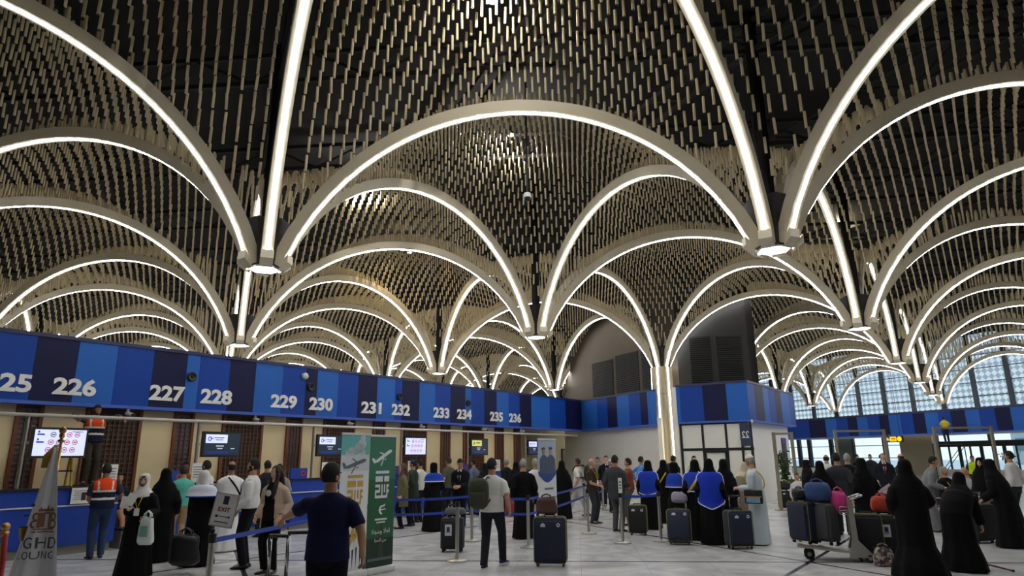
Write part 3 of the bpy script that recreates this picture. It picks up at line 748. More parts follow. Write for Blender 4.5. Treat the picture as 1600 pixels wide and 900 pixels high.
def hand_geo(mb, wrist, d, nrm, side, curl=35, s=1.0, mi=0):
    """palm, four fingers of unequal length, thumb from the side of the palm. d: along the hand, nrm: palm side, side: towards the thumb"""
    d = Vector(d).normalized(); nrm = Vector(nrm); nrm = (nrm-d*nrm.dot(d)).normalized(); side = Vector(side); side = (side-d*side.dot(d)-nrm*side.dot(nrm)); side = side.normalized() if side.length > 1e-4 else d.cross(nrm)
    W = Vector(wrist)
    rings = []
    for t, hw, ht in ((-.03, .024, .022), (.0, .027, .02), (.04, .039, .016), (.075, .041, .014), (.09, .036, .010)):
        c = W+d*(t*s)+nrm*(.006*s if t > .02 else 0)
        rings.append([c+side*(hw*s*math.cos(2*math.pi*k/10))+nrm*(ht*s*math.sin(2*math.pi*k/10)) for k in range(10)])
    mb.loft(rings, mi)
    for k, (o_, L) in enumerate(((.029, .068), (.010, .076), (-.010, .070), (-.028, .056))):
        b = W+d*(.082*s)+side*(o_*s); p = [b-d*.012*s]; dd = d.copy(); ax = side
        a = R(curl*(.55+.1*k))
        for seg in (.45, .32, .23):
            M = Matrix.Rotation(a, 3, nrm.cross(d)) if False else None
            dd = (dd*math.cos(a)+nrm*math.sin(a)*1.0).normalized() if seg == .45 else (dd*math.cos(a)+(nrm*dd.dot(d)-d*dd.dot(nrm))*math.sin(a)).normalized()
            p.append(p[-1]+dd*(L*seg*s+(.012*s if seg == .45 else 0)))
        mb.tube(p, [.0098*s, .0092*s, .0084*s, .0066*s], 7, mi)
    b = W+d*(.02*s)+side*(.022*s); td = (d*.62+side*.7+nrm*.35).normalized()
    p1 = b+td*.04*s; p2 = p1+(td*.5+d*.6+nrm*.3).normalized()*.03*s; mb.tube([b, p1, p2, p2+(d*.8+nrm*.3)*.014*s], [.014*s, .0115*s, .010*s, .007*s], 7, mi)
TORSO_M = [(-.11, .085, .085), (-.05, .155, .115), (.02, .174, .124), (.10, .166, .116), (.20, .168, .114), (.31, .188, .124), (.39, .196, .116), (.445, .176, .098), (.48, .115, .078), (.51, .062, .062), (.60, .054, .058)]
TORSO_F = [(-.11, .085, .085), (-.05, .165, .12), (.02, .176, .126), (.10, .155, .110), (.18, .140, .104), (.30, .160, .130), (.38, .168, .112), (.44, .152, .092), (.475, .10, .07), (.505, .052, .054), (.60, .047, .05)]
N_P = [0]
def person(label, pos, face, Ht=1.74, sex='m', skin='tan', hair='black', hairdo='short', beard=None, lean=0.0, side=0.0, feet=None, hands=None, wear=(), turn=0.0, tilt=0.0, near=False, sit=None, hand_curl=35, elbow=None, z0=0.0, group=None, step=0.0, elbow_out=.32):
    s = Ht/1.75; vox = .0125 if near else .018
    N_P[0] += 1
    root = empty('person', (pos[0], pos[1], z0), -R(face), label, 'person', group)
    Xv = Vector((1, 0, 0)); l = R(lean); sd = R(side)
    up = Vector((math.sin(sd), math.sin(l), math.cos(l))).normalized(); fw = Vector((0, math.cos(l), -math.sin(l))); rt = fw.cross(up).normalized(); fw = up.cross(rt)
    hipz = .9275*s-.012-abs(step)*.06 if sit is None else sit+.10*s
    pel = Vector((0, 0, hipz))
    tor = TORSO_M if sex == 'm' else TORSO_F
    shw = (.178 if sex == 'm' else .155)*s
    neck = pel+up*(.515*s); sh = {q: pel+up*(.425*s)+rt*(q*shw) for q in (-1, 1)}
    l2 = R(lean*.45+tilt); hup = Vector((math.sin(sd)*.5, math.sin(l2), math.cos(l2))).normalized()
    HC_ = neck+up*(.035*s)+hup*(.108*s)
    tr = R(-turn); hf = Vector((math.sin(R(turn)), math.cos(R(turn))*math.cos(l2), -math.sin(l2)*math.cos(R(turn)))); hr = hf.cross(hup).normalized(); hf = hup.cross(hr)
    HM = Matrix((hr, hf, hup)).transposed()
    HMn = np.array(HM)
    def rings(prof, inf=0.0, n=24, drop=None, fold=0.0):
        out = []
        for h, rx, ry in prof:
            c = pel+up*(h*s); out.append([c+rt*((rx*s+inf)*math.cos(2*math.pi*k/n))+fw*((ry*s+inf)*math.sin(2*math.pi*k/n)) for k in range(n)])
        return out
    # limbs
    hands = hands or {}; A = {}
    for q in (-1, 1):
        t = hands.get(q)
        if t is None: t = (q*.245*s, .05*s, hipz-.065*s)
        else: t = (t[0]*s, t[1]*s, (t[2])*s) if len(t) == 3 else t[:3]
        e, w_ = ik(sh[q], t, .295*s, .262*s, Vector((q*elbow_out, -.8, -.35)) if (elbow is None) else Vector((q*elbow[0], elbow[1], elbow[2])))
        A[q] = (sh[q], e, w_)
    G = {}; feet = feet or {-1: (-.085, 0.02-step*.5, 0, -8), 1: (.085, .02+step*.5, 0, 8)}
    if sit is not None and -1 not in (feet if isinstance(feet, dict) else {}): pass
    if sit is not None and feet.get('auto', True) and feet[-1][1] < .2: feet = {-1: (-.1, .46, 0, -6), 1: (.1, .46, 0, 6)}
    for q in (-1, 1):
        f = feet[q]; ank = Vector((f[0]*s, f[1]*s, (f[2]+.075)*s)); hip = pel+rt*(q*.088*s)-Vector((0, 0, .0))
        k, a2 = ik(hip, ank, .432*s, .43*s, Vector((q*.1, 1, .15 if sit is None else .8)))
        G[q] = (hip, k, a2, f[3] if len(f) > 3 else q*8, f[2])
    wearN = {w_[0] for w_ in wear}; covered = wearN & {'abaya', 'chador', 'dishdasha'}
    # ---- body
    mb = MB(); mb.loft(rings(tor))
    for q in (-1, 1):
        a, e, w_ = A[q]
        mb.tube([a-rt*(q*.03*s), a+(e-a)*.2, a+(e-a)*.6, e, e+(w_-e)*.3, e+(w_-e)*.75, w_], [.055*s, .054*s, .046*s, .040*s, .041*s, .030*s, .0265*s], 12)
        h_, k, a2, yw, fz = G[q]
        mb.tube([h_, h_+(k-h_)*.35, h_+(k-h_)*.8, k, k+(a2-k)*.3, k+(a2-k)*.75, a2], [.088*s, .084*s, .062*s, .054*s, .056*s, .040*s, .034*s], 12)
        mb.ell(a2+Vector((math.sin(R(yw))*.05, math.cos(R(yw))*.05, -.035*s)), (.04*s, .10*s, .035*s), 10, 6, 0, Matrix.Rotation(-R(yw), 3, 'Z'))
    mb.tube([neck-up*.04*s, neck+up*.05*s, HC_-hup*.03*s], [.06*s, .054*s, .055*s], 14)
    V, F = fuse(mb, .0135 if near else .02, 2)
    extra = MB(); hs = 1.0*s
    for v in [1]:
        hv = (HEADV*s)@HMn.T+np.array(HC_); extra.add(hv, HEADF, 0)
    def hp(x, y, z): return HC_+hr*(x*s)+hf*(y*s)+hup*(z*s)
    for q in (-1, 1):
        extra.ell(hp(q*.029, .0785, .005), (.013*s, .009*s, .0075*s), 8, 6, 2, HM); extra.ell(hp(q*.029, .0855, .005), (.0062*s, .004*s, .0062*s), 8, 6, 3, HM)
        extra.ell(hp(q*.074, -.005, -.012), (.009*s, .019*s, .031*s), 8, 6, 0, HM)
        extra.ell(hp(q*.030, .086, .026), (.019*s, .006*s, .0045*s), 8, 5, 4, HM)
    extra.ell(hp(0, .090, -.062), (.024*s, .009*s, .008*s), 10, 6, 1, HM)
    for q in (-1, 1):
        a, e, w_ = A[q]; d = (w_-e).normalized()
        if abs(d.z) > .6: nrm = Vector((-q, 0, 0)); sd_ = Vector((0, 1, 0))
        else: nrm = Vector((-q*.6, 0, -.8)); sd_ = Vector((-q*.8, .2, .6))
        hand_geo(extra, w_, d, nrm, sd_, hand_curl if not isinstance(hand_curl, dict) else hand_curl.get(q, 35), 1.02*s)
    o_ = len(V); Vb = np.vstack([V, np.array(extra.v)]); Fb = F+[tuple(i+o_ for i in f) for f in extra.f]; mi = [0]*len(F)+extra.m
    hm = HAIRC[hair if hair in HAIRC else 'black']
    put('body', Vb, Fb, [SKINS[skin], M_LIPS, M_EYE, M_IRIS, hm], mi, root)
    # ---- hair
    def head_shell(name, fn, sc, m, off=(0, 0, 0), thick=1.0):
        cc = np.array([HEADV[list(f)].mean(0) for f in HEADF]); keep = [f for f, c in zip(HEADF, cc) if fn(c[0], c[1], c[2])]
        used = sorted({i for f in keep for i in f}); mp = {u: i for i, u in enumerate(used)}
        v = (HEADV[used]*np.array(sc)+np.array(off))*s; v = v@HMn.T+np.array(HC_)
        return put(name, v, [tuple(mp[i] for i in f) for f in keep], m, None, root)
    if hairdo == 'short': head_shell('hair', lambda x, y, z: z > .058 or (y < .022 and z > -.052) or (y < .045 and z > .01 and abs(x) > .05), (1.09, 1.09, 1.10), hm, (0, -.003, .004))
    elif hairdo == 'balding': head_shell('hair', lambda x, y, z: (y < .02 and -.05 < z < .05) and (y < -.02 or abs(x) > .05), (1.05, 1.05, 1.03), hm)
    elif hairdo == 'long':
        head_shell('hair', lambda x, y, z: z > .066 or (y < .03 and z > -.06) or (y < .055 and z > .0 and abs(x) > .045), (1.13, 1.12, 1.12), hm, (0, -.004, .006))
        mb = MB()
        for q in (-1, 1):
            mb.tube([hp(q*.045, .03, .085), hp(q*.078, .025, .02), hp(q*.085, .03, -.1), hp(q*.10, .06, -.2), hp(q*.11, .085, -.33), hp(q*.10, .09, -.42)], [.03*s, .036*s, .045*s, .05*s, .045*s, .012*s], 10, flat=.7)
        mb.tube([hp(0, -.05, .06), hp(0, -.085, -.02), hp(0, -.10, -.14), hp(0, -.13, -.3), hp(0, -.13, -.4)], [.07*s, .085*s, .10*s, .10*s, .03*s], 14, flat=.5, side=hr)
        v_, f_ = fuse(mb, .012, 2); put('long_hair', v_, f_, hm, None, root)
    if beard: head_shell('beard', lambda x, y, z: (z < -.045 and y > -.005 and not (abs(x) < .02 and -.074 < z < -.052 and y > .07)) or (abs(x) > .055 and -.06 < z < .0 and y > 0.01), (1.05, 1.045, 1.04), HAIRC[beard])
    # ---- clothes
    def fold_ring(c, rx, ry, amp, ph, nf=9, n=44):
        out = []
        for k in range(n):
            a = 2*math.pi*k/n; m = 1+amp*(.6*math.sin(nf*a+ph)+.4*math.sin((nf-4)*a+2.1*ph))
            out.append(c+rt*(rx*s*m*math.cos(a))+Vector((fw.x, fw.y, 0))*(ry*s*m*math.sin(a)) if amp else c+rt*(rx*s*math.cos(a))+fw*(ry*s*math.sin(a)))
        return out
    def sleeve(mb, q, upto, inf, wide=0.0):
        a, e, w_ = A[q]; rr = [.058, .062, .056, .052, .050, .044, .040]; P = [a-rt*(q*.045*s)-up*.012*s, a+(e-a)*.2, a+(e-a)*.6, e, e+(w_-e)*.3, e+(w_-e)*.75, e+(w_-e)*.96]
        if upto == 's': P = P[:2]+[a+(e-a)*.45, a+(e-a)*.78]; rr = [.060, .064, .062, .064]
        elif upto == 'e': P = P[:4]+[e+(w_-e)*.25]; rr = [.058, .062, .058, .055, .054]
        rr = [r_*s+inf+wide*i/len(rr) for i, r_ in enumerate(rr)]
        mb.tube(P, rr, 14)
    def face_cut(V, F, wx=.060, wz=.088, cz=-.006):
        C = centers(V, F); q = ((C-np.array(HC_))@HMn)/s
        cut = (q[:, 1] > .02) & ((q[:, 0]/wx)**2+((q[:, 2]-cz)/wz)**2 < 1)
        return [f for f, c in zip(F, cut) if not c]
    phs = random.random()*6
    for w_ in wear:
        kind, colr = w_[0], w_[1]; opt = w_[2] if len(w_) > 2 else {}
        m = cloth(colr) if isinstance(colr, str) else colr
        if kind in ('shirt', 'jacket', 'polo', 'vest', 'coat'):
            mb = MB(); inf = {'shirt': .012, 'polo': .012, 'jacket': .024, 'vest': .02, 'coat': .026}[kind]; hem = opt.get('hem', {'shirt': -.02, 'polo': -.09, 'jacket': -.20, 'vest': .02, 'coat': -.42}[kind])
            body_p = [p for p in tor if p[0] >= .02 and p[0] <= .49]
            lo = [(hem, .190, .142)]+([(hem*.5, .188, .14)] if hem < -.05 else [])
            pr = sorted(lo+[(h, max(rx, .182 if h < .12 else .155 if h < .25 else 0), max(ry, .134 if h < .12 else .114 if h < .25 else 0)) for h, rx, ry in body_p if h > hem+.02])+[(.515, .058, .06)]
            mb.loft(rings(pr, inf))
            if opt.get('sleeve', 'l') != 'n':
                for q in (-1, 1): sleeve(mb, q, opt.get('sleeve', 'l'), inf*.55)
            v_, f_ = fuse(mb, vox, 3)
            if opt.get('open'):
                C = centers(v_, f_)-np.array(pel); xx = C@np.array(rt); yy = C@np.array(fw); hh = C@np.array(up)/s
                f_ = [f for f, x, y, h in zip(f_, xx, yy, hh) if not (y > 0 and abs(x) < opt['open']*s*(.6+.6*(.5-h)))]
            if 'paint' in opt:
                C = centers(v_, f_); H = ((C-np.array(pel))@np.array(up))/s; mi_ = [opt['paint'](c, h, s) for c, h in zip(C, H)]; put(kind, v_, f_, opt['mats'], mi_, root)
            else: put(kind, v_, f_, m, None, root)
            if kind == 'jacket' and opt.get('front'):
                mb = MB(); rr_ = []
                for h, wd in ((.505, .055), (.42, .05), (.32, .04), (.22, .025), (.15, .006)):
                    yy = .098 if h > .5 else (.118 if h > .4 else .148); c = pel+up*(h*s)+fw*((yy+.004)*s+.0); rr_.append([c-rt*wd*s, c+rt*wd*s, c+rt*wd*s-fw*.03, c-rt*wd*s-fw*.03])
                mb.loft(rr_); mb.build('shirt_front', cloth(opt['front']), root)
                if opt.get('tie'):
                    mb = MB(); mb.loft([[pel+up*(h*s)+fw*(yy*s)+rt*(x*wd*s)+fw*(z_*.004) for x, z_ in ((-1, 1), (1, 1), (1, -1), (-1, -1))] for h, wd, yy in ((.50, .016, .112), (.48, .012, .12), (.3, .026, .160), (.16, .028, .160), (.13, .004, .158))]); mb.build('tie', cloth(opt['tie']), root)
        elif kind == 'trousers':
            mb = MB(); pr = [(-.13, .06, .07), (-.075, .16, .118), (.0, .178, .128), (.06, .170, .120), (.10, .158, .110)]
            if sit is None: mb.loft(rings(pr, .006))
            else: mb.loft(rings([(-.10, .15, .10)]+pr[2:], .012))
            for q in (-1, 1):
                h_, k, a2, yw, fz = G[q]; fat = opt.get('fat', 1.0)
                mb.tube([h_, h_+(k-h_)*.35, h_+(k-h_)*.8, k, k+(a2-k)*.35, k+(a2-k)*.8, k+(a2-k)*1.04], [.1*s, .098*s*fat, .080*s*fat, .072*s*fat, .070*s*fat, .062*s*fat, .062*s*fat], 14)
            v_, f_ = fuse(mb, vox, 3); put('trousers', v_, f_, m, None, root)
        elif kind in ('abaya', 'dishdasha', 'chador'):
            mb = MB(); g = 0.02*s if z0 == 0 else .02; slim = kind == 'dishdasha'
            b = opt.get('spread', 1.0); cx_ = (A[1][2].x+A[-1][2].x)*.0
            footc = Vector(((G[1][2].x+G[-1][2].x)/2, (G[1][2].y+G[-1][2].y)/2, 0)) if sit is None else Vector((0, .3, 0))
            prof = [(g, .25 if slim else .29*b, .20 if slim else .27*b, .07), (.18*s, .235 if slim else .27*b, .19 if slim else .25*b, .06), (.45*s, .215 if slim else .25, .18 if slim else .22, .05), (.75*s, .20 if slim else .235, .165 if slim else .195, .035)]
            if sit is None:
                for z_, rx, ry, am in prof: mb_c = Vector((footc.x*(1-z_/hipz), footc.y*(1-z_/hipz), z_)); prof[prof.index((z_, rx, ry, am))] = fold_ring(mb_c, rx, ry, am, phs)
                prof.append(fold_ring(pel+up*.0, .198 if kind != 'chador' else .232, .155 if kind != 'chador' else .188, .015, phs))
            else:
                prof = [fold_ring(Vector((0, .36, g)), .30*b, .34*b, .06, phs), fold_ring(Vector((0, .32, .22)), .29*b, .36*b, .05, phs), fold_ring(Vector((0, .22, sit+.04)), .27*b, .36*b, .03, phs), fold_ring(Vector((0, .10, sit+.16)), .25, .26, .02, phs)]
                prof.append(fold_ring(pel+up*(.12*s), .20, .16, .01, phs))
            ups = [(.2, .188, .142), (.31, .195, .142), (.39, .19, .128), (.445, .178, .110), (.48, .128, .09), (.507, .07, .068)]
            if kind == 'chador': ups = [(.1, .235, .185), (.2, .238, .185), (.31, .235, .175)]+ups[2:]
            for h, rx, ry in ups: prof.append(fold_ring(pel+up*(h*s), rx, ry, 0, phs))
            mb.loft(prof)
            for q in (-1, 1):
                if kind == 'chador':
                    a, e, w2 = A[q]; mb.tube([a-rt*q*.05*s-up*.01, a+(e-a)*.4, e, e+(w2-e)*.5, e+(w2-e)*.93], [.07*s, .085*s, .085*s, .08*s, .075*s], 14)
                else: sleeve(mb, q, 'l', .012, .0 if slim else .03)
            if kind == 'chador':
                rr_ = []
                for t, rx, ry, c in ((.132, .02, .02, HC_), (.125, .055, .07, HC_), (.09, .085, .105, HC_), (.03, .099, .111, HC_), (-.04, .102, .111, HC_), (-.10, .118, .114, HC_-hf*.01), (-.15, .158, .126, HC_-hf*.02), (-.20, .20, .142, HC_-hf*.025), (-.30, .225, .165, HC_-hf*.02), (-.45, .235, .18, HC_)):
                    k_ = 1.0; cc = c+hup*(t*s) if t > -.1 else HC_+hup*(-.1*s)+up*((t+.1)*s)
                    rr_.append([cc+hr*(rx*s*math.cos(2*math.pi*k/28))+hf*((ry*s*math.sin(2*math.pi*k/28))) for k in range(28)])
                mb.loft(rr_)
            if sit is not None:
                for q in (-1, 1):
                    h_, k, a2, yw, fz = G[q]; mb.tube([h_, k+(k-h_)*.05, k+(a2-k)*.5, a2], [.13*s, .115*s, .12*s, .13*s], 14)
            v_, f_ = fuse(mb, vox, 3)
            if kind == 'chador' and opt.get('face', True): f_ = face_cut(v_, f_)
            put(kind if kind != 'dishdasha' else 'robe', v_, f_, m, None, root)
        elif kind in ('hijab', 'headscarf'):
            mb = MB(); rr_ = []; dl = opt.get('drop', .26)
            for t, rx, ry in ((.134, .02, .02), (.126, .055, .07), (.09, .086, .108), (.03, .092, .110), (-.04, .090, .107), (-.09, .088, .102), (-.13, .10, .10), (-.17, .14, .112), (-.21, .175, .125), (-dl, .19 if dl < .3 else .215, .145), (-dl-.02, .17, .13)):
                cc = HC_+hup*(t*s) if t > -.1 else HC_+hup*(-.1*s)+up*((t+.1)*s)
                rr_.append([cc+hr*(rx*s*math.cos(2*math.pi*k/28))+hf*(ry*s*math.sin(2*math.pi*k/28)) for k in range(28)])
            mb.loft(rr_); v_, f_ = fuse(mb, .0125, 2); f_ = face_cut(v_, f_); put('headscarf', v_, f_, m, None, root)
        elif kind == 'cap':
            head_shell('cap', lambda x, y, z: z > .05, (1.13, 1.12, 1.14), m)
            if opt.get('peak', True):
                mb = MB(); mb.loft([[hp(x, .08+.055*math.cos(x/.06*1.4)*dy, .062-.012*dy+dz) for x in (-.06, -.03, 0, .03, .06)]+[hp(x, .06, .062+dz) for x in (.06, .0, -.06)] for dz, dy in ((0, 1.0), (.008, 1.0))]); mb.build('peak', m, root)
        elif kind == 'stole':
            bm_ = cloth(opt.get('border', 'DDE2EA')); a0, a1 = opt.get('arc', (170, 370)); L_ = opt.get('len', 6)
            prof = [(.525, .095, .10), (.51, .16, .125), (.48, .225, .15), (.42, .262, .175), (.31, .280, .195), (.20, .285, .205), (.10, .27, .2), (.0, .268, .2), (-.08, .266, .2), (-.16, .264, .2)][:L_+2]
            nn = 30; v_ = []; f_ = []; mi_ = []
            for lay in (0, 1):
                for i, (h, rx, ry) in enumerate(prof):
                    for k in range(nn+1):
                        a = R(a0+(a1-a0)*k/nn); sag = 0
                        if i > 3: sag = opt.get('point', 0)*((1-abs(2*k/nn-1)))*(i-3)/(len(prof)-3)
                        wob = 1+.02*math.sin(5*a+i); v_.append(pel+up*((h-sag)*s)+rt*(rx*s*wob*math.cos(a)+lay*.004*math.cos(a))+fw*(ry*s*wob*math.sin(a)+lay*.004*math.sin(a)))
            nr = len(prof); o2 = nr*(nn+1)
            for i in range(nr-1):
                for k in range(nn):
                    a = i*(nn+1)+k; fa = (a, a+1, a+nn+2, a+nn+1); br = 1 if (i == nr-2 and False) or k in (0, nn-1) or i == nr-2 and opt.get('hemline', True) and False else 0
                    f_.append(tuple(x+o2 for x in fa)); mi_.append(br); f_.append(fa[::-1]); mi_.append(br)
            for k in range(nn):
                a = (nr-1)*(nn+1)+k; f_.append((a, a+1, a+1+o2, a+o2)); mi_.append(1)
            for i in range(nr-1):
                for k in (0, nn):
                    a = i*(nn+1)+k; f_.append((a, a+nn+1, a+nn+1+o2, a+o2)); mi_.append(1)
            put('stole', np.array([tuple(x) for x in v_]), f_, [m, bm_], mi_, root)
            mb = MB()
            for k in (1, nn-1): mb.tube([Vector(v_[o2+i*(nn+1)+k])+fw*0 for i in range(nr)], .012, 5)
            mb.tube([Vector(v_[o2+(nr-1)*(nn+1)+k]) for k in range(0, nn+1, 2)], .012, 5); mb.build('stole_trim', bm_, root, True)
        elif kind == 'lanyard':
            mb = MB(); yb = .165 if sex == 'm' else .17
            mb.tube([neck+rt*.06*s-fw*.02, neck+rt*.075*s+fw*.07-up*.03, pel+up*.36*s+rt*.05*s+fw*(yb-.006)*s, pel+up*.2*s+fw*(yb+.006)*s, pel+up*.36*s-rt*.05*s+fw*(yb-.006)*s, neck-rt*.075*s+fw*.07-up*.03, neck-rt*.06*s-fw*.02], .007, 5); mb.build('lanyard', m, root)
            mb = MB(); c = pel+up*.15*s+fw*(yb+.008)*s; mb.box((0, 0, 0), (.075, .008, .11), 0, 0, Matrix.Translation(c)); mb.build('badge', cloth('E4E4E0'), root)
        elif kind == 'strap':
            yb = opt.get('r', .155); q = opt.get('from', 1)
            mb = MB(); P = []
            for k in range(13):
                a = k/12; ang = math.pi*a*2
                h = .47-.44*(.5-.5*math.cos(ang)); xx = q*(.10*(1-(.5-.5*math.cos(ang)))-.21*(.5-.5*math.cos(ang))); yy = yb*math.sin(ang)*(1 if .02 < a < .98 else 1)
                P.append(pel+up*(h*s+.02)+rt*(xx*s)+fw*(yy*s))
            mb.tube(P, opt.get('w', .018), 6, flat=.5); mb.build('strap', m, root)
    if opt_shoes(wear):
        for q in (-1, 1):
            h_, k, a2, yw, fz = G[q]; mb = MB(); M = Matrix.Translation((a2.x, a2.y, a2.z-.075*s)) @ Matrix.Rotation(-R(yw), 4, 'Z')
            sp_ = [o for o in wear if o[0] == 'shoes']; m2 = cloth(sp_[0][1], .6) if sp_ else M_SHOE
            rr_ = []
            for y, wd, ht, zb_ in ((-.085, .022, .05, .012), (-.07, .036, .075, .004), (-.02, .040, .085, .002), (.05, .044, .070, .002), (.11, .048, .052, .002), (.165, .042, .042, .004), (.19, .020, .026, .010)):
                rr_.append([M @ Vector((wd*s*math.cos(t), y*s, (zb_+(ht-zb_)*(.5+.5*math.sin(t)))*s)) for t in np.linspace(0, 2*math.pi, 12, endpoint=False)])
            mb.loft(rr_); mb.build('shoe', m2, root, True)
            if sp_ and len(sp_[0]) > 2:
                mb = MB(); mb.loft([[M @ Vector((wd*s*x, y*s, z_*s)) for x, z_ in ((-1, .001), (1, .001), (1, .026), (-1, .026))] for y, wd in ((-.09, .03), (-.06, .042), (.05, .048), (.12, .051), (.17, .044), (.197, .02))]); mb.build('sole', cloth(sp_[0][2]), root)
    return root, dict(A=A, G=G, pel=pel, up=up, fw=fw, rt=rt, HC=HC_, HM=HM, s=s, sh=sh, neck=neck)
def opt_shoes(wear): return not any(w_[0] == 'barefoot' for w_ in wear)
def wpt(root, p):
    a = root.rotation_euler.z; c, s_ = math.cos(a), math.sin(a); p = Vector(p)
    return Vector((root.location.x+p.x*c-p.y*s_, root.location.y+p.x*s_+p.y*c, root.location.z+p.z))
def local(root_pos, face, P):
    a = R(face); d = Vector(P)-Vector((root_pos[0], root_pos[1], 0)); c, s_ = math.cos(a), math.sin(a)
    return (d.x*c-d.y*s_, d.x*s_+d.y*c, d.z)
def wp(px, d, py=715):                       # on the line of sight of column px, at distance d before the counters' wall line
    r = ray(px, py); k = d/(r.x*NB.x+r.y*NB.y); return Vector((r.x*k, r.y*k, 0))
# ================================================================== COUNTERS, SCREENS, RAIL AND OTHER FIXTURES
def G(x, y, z=0.0): return atz(x, y, z)
M_CBLUE = mat('counter_blue', '123C9C', .4, var=.04); M_CTOP = mat('counter_top', '1C1E26', .35); M_KICK = mat('toe_kick', '7A776E', .5); M_CWHITE = mat('trim_white', 'D4D4D2', .4)
M_PAPER = mat('paper_white', 'E2E1DC', .7, var=.02); M_INK = mat('ink_dark', '23252C', .6); M_RED = mat('sign_red', 'C02430', .5); M_GOLD = mat('gold', 'B08A48', .3, .85, var=.08); M_BLACK = mat('black_plastic', '121212', .45); M_RUBBER = mat('rubber', '181818', .8)
M_CHROME = mat('chrome', 'C8C8C8', .18, 1.0, var=0); M_YEL = mat('safety_yellow', 'D8B020', .5)
D_DESK = 14.85
def local_wall(name, t, d, label, cat, group=None, z=0.0):
    p = wall(t, d); return empty(name, (p.x, p.y, z), WALL_ROT, label, cat, group)      # local x along the wall, local y towards the wall
def desk(t, num):
    e = local_wall('check_in_desk', t, D_DESK, 'blue check-in desk standing in front of the wall under number %s' % num, 'desk', 'blue check-in desks')
    W_ = 1.14
    mb = MB(); mb.box((0, -.02, .60), (W_, .06, .86)); mb.box((-W_/2+.03, .19, .6), (.06, .37, .86)); mb.box((W_/2-.03, .19, .6), (.06, .37, .86)); mb.box((0, -.02, 1.12), (W_, .05, .18)); mb.build('front_panel', M_CBLUE, e)
    mb = MB(); mb.box((0, .05, .085), (W_-.08, .1, .17)); mb.build('toe_kick', M_KICK, e)
    mb = MB(); mb.box((0, -.06, .90), (W_, .03, .025)); mb.build('edge_strip', M_CWHITE, e)
    mb = MB(); mb.box((0, .06, 1.225), (W_+.03, .3, .035)); mb.box((0, .2, .80), (W_-.14, .34, .04)); mb.build('top', M_CTOP, e)
    return e
for s_, t_ in NUMS: desk(t_*D_DESK/D_FAS*.0+t_, s_)
def conveyor(k, t):
    e = local_wall('baggage_conveyor', t, D_DESK+.1, 'dark baggage conveyor between desks %s and %s' % (NUMS[2*k+1][0], NUMS[2*k+2][0]), 'conveyor', 'baggage conveyors between the desks')
    mb = MB(); mb.box((0, .08, .17), (.62, .5, .34)); mb.build('base', M_KICK, e)
    mb = MB(); mb.box((0, .08, .36), (.56, .48, .04)); mb.build('belt', M_RUBBER, e)
for k in range(5): conveyor(k, (NUMS[2*k+1][1]+NUMS[2*k+2][1])/2)
# small blue emblem panels and paper stands on the desks
def emblem(t, num):
    e = local_wall('emblem_panel', t, D_DESK-.02, 'small blue panel with a round red emblem on desk %s' % num, 'sign', 'emblem panels on the desks', 1.2425)
    mb = MB(); mb.box((0, 0, .13), (.52, .03, .26)); mb.build('panel', M_CBLUE, e)
    mb = MB(); mb.loft([[(.13+.07*math.cos(a), y, .13+.07*math.sin(a)) for a in np.linspace(0, 2*math.pi, 20, endpoint=False)] for y in (-.018, -.012)]); mb.build('emblem', M_RED, e)
    mb = MB(); mb.loft([[(.13+.035*math.cos(a), y, .13+.035*math.sin(a)) for a in np.linspace(0, 2*math.pi, 14, endpoint=False)] for y in (-.021, -.017)]); mb.build('emblem_core', M_INK, e)
def paper_stand(t, d, z, label, w_=.24, h=.34, logo=False):
    e = local_wall('paper_notice', t, d, label, 'notice', 'paper notices on the desks', z)
    mb = MB(); mb.box((0, 0, h/2), (w_, .012, h)); mb.box((0, .03, .004), (w_, .05, .008)); mb.build('sheet', M_PAPER, e)
    mb = MB()
    for k in range(5): mb.box((0, -.008, h*.8-k*h*.13), (w_*(.7 if k % 2 else .78), .004, h*.03))
    if logo: mb.box((.05, -.008, h*.45), (.08, .004, h*.5))
    mb.build('print', M_INK, e)
for t_, n_ in ((7.95, '227'), (11.25, '229'), (14.6, '231'), (17.95, '233')): emblem(t_, n_)
paper_stand(6.62, D_DESK-.02, 1.2425, 'white notice sheet standing on desk 226 beside the ladder', .3, .42); paper_stand(6.1, D_DESK-.11, .93, 'white notice with a dark picture on the front of desk 226', .34, .3, True)
paper_stand(8.55, D_DESK+.06, 1.2425, 'white printed notice on desk 227 behind the black veiled woman', .3, .42); paper_stand(12.2, D_DESK+.06, 1.2425, 'white printed notice on desk 229 beside the long-haired woman', .3, .4)
paper_stand(15.5, D_DESK+.06, 1.2425, 'white notice on desk 231 behind the banners', .3, .4); paper_stand(20.0, D_DESK+.06, 1.2425, 'white notice on desk 234 behind the man with the rucksack', .3, .4)
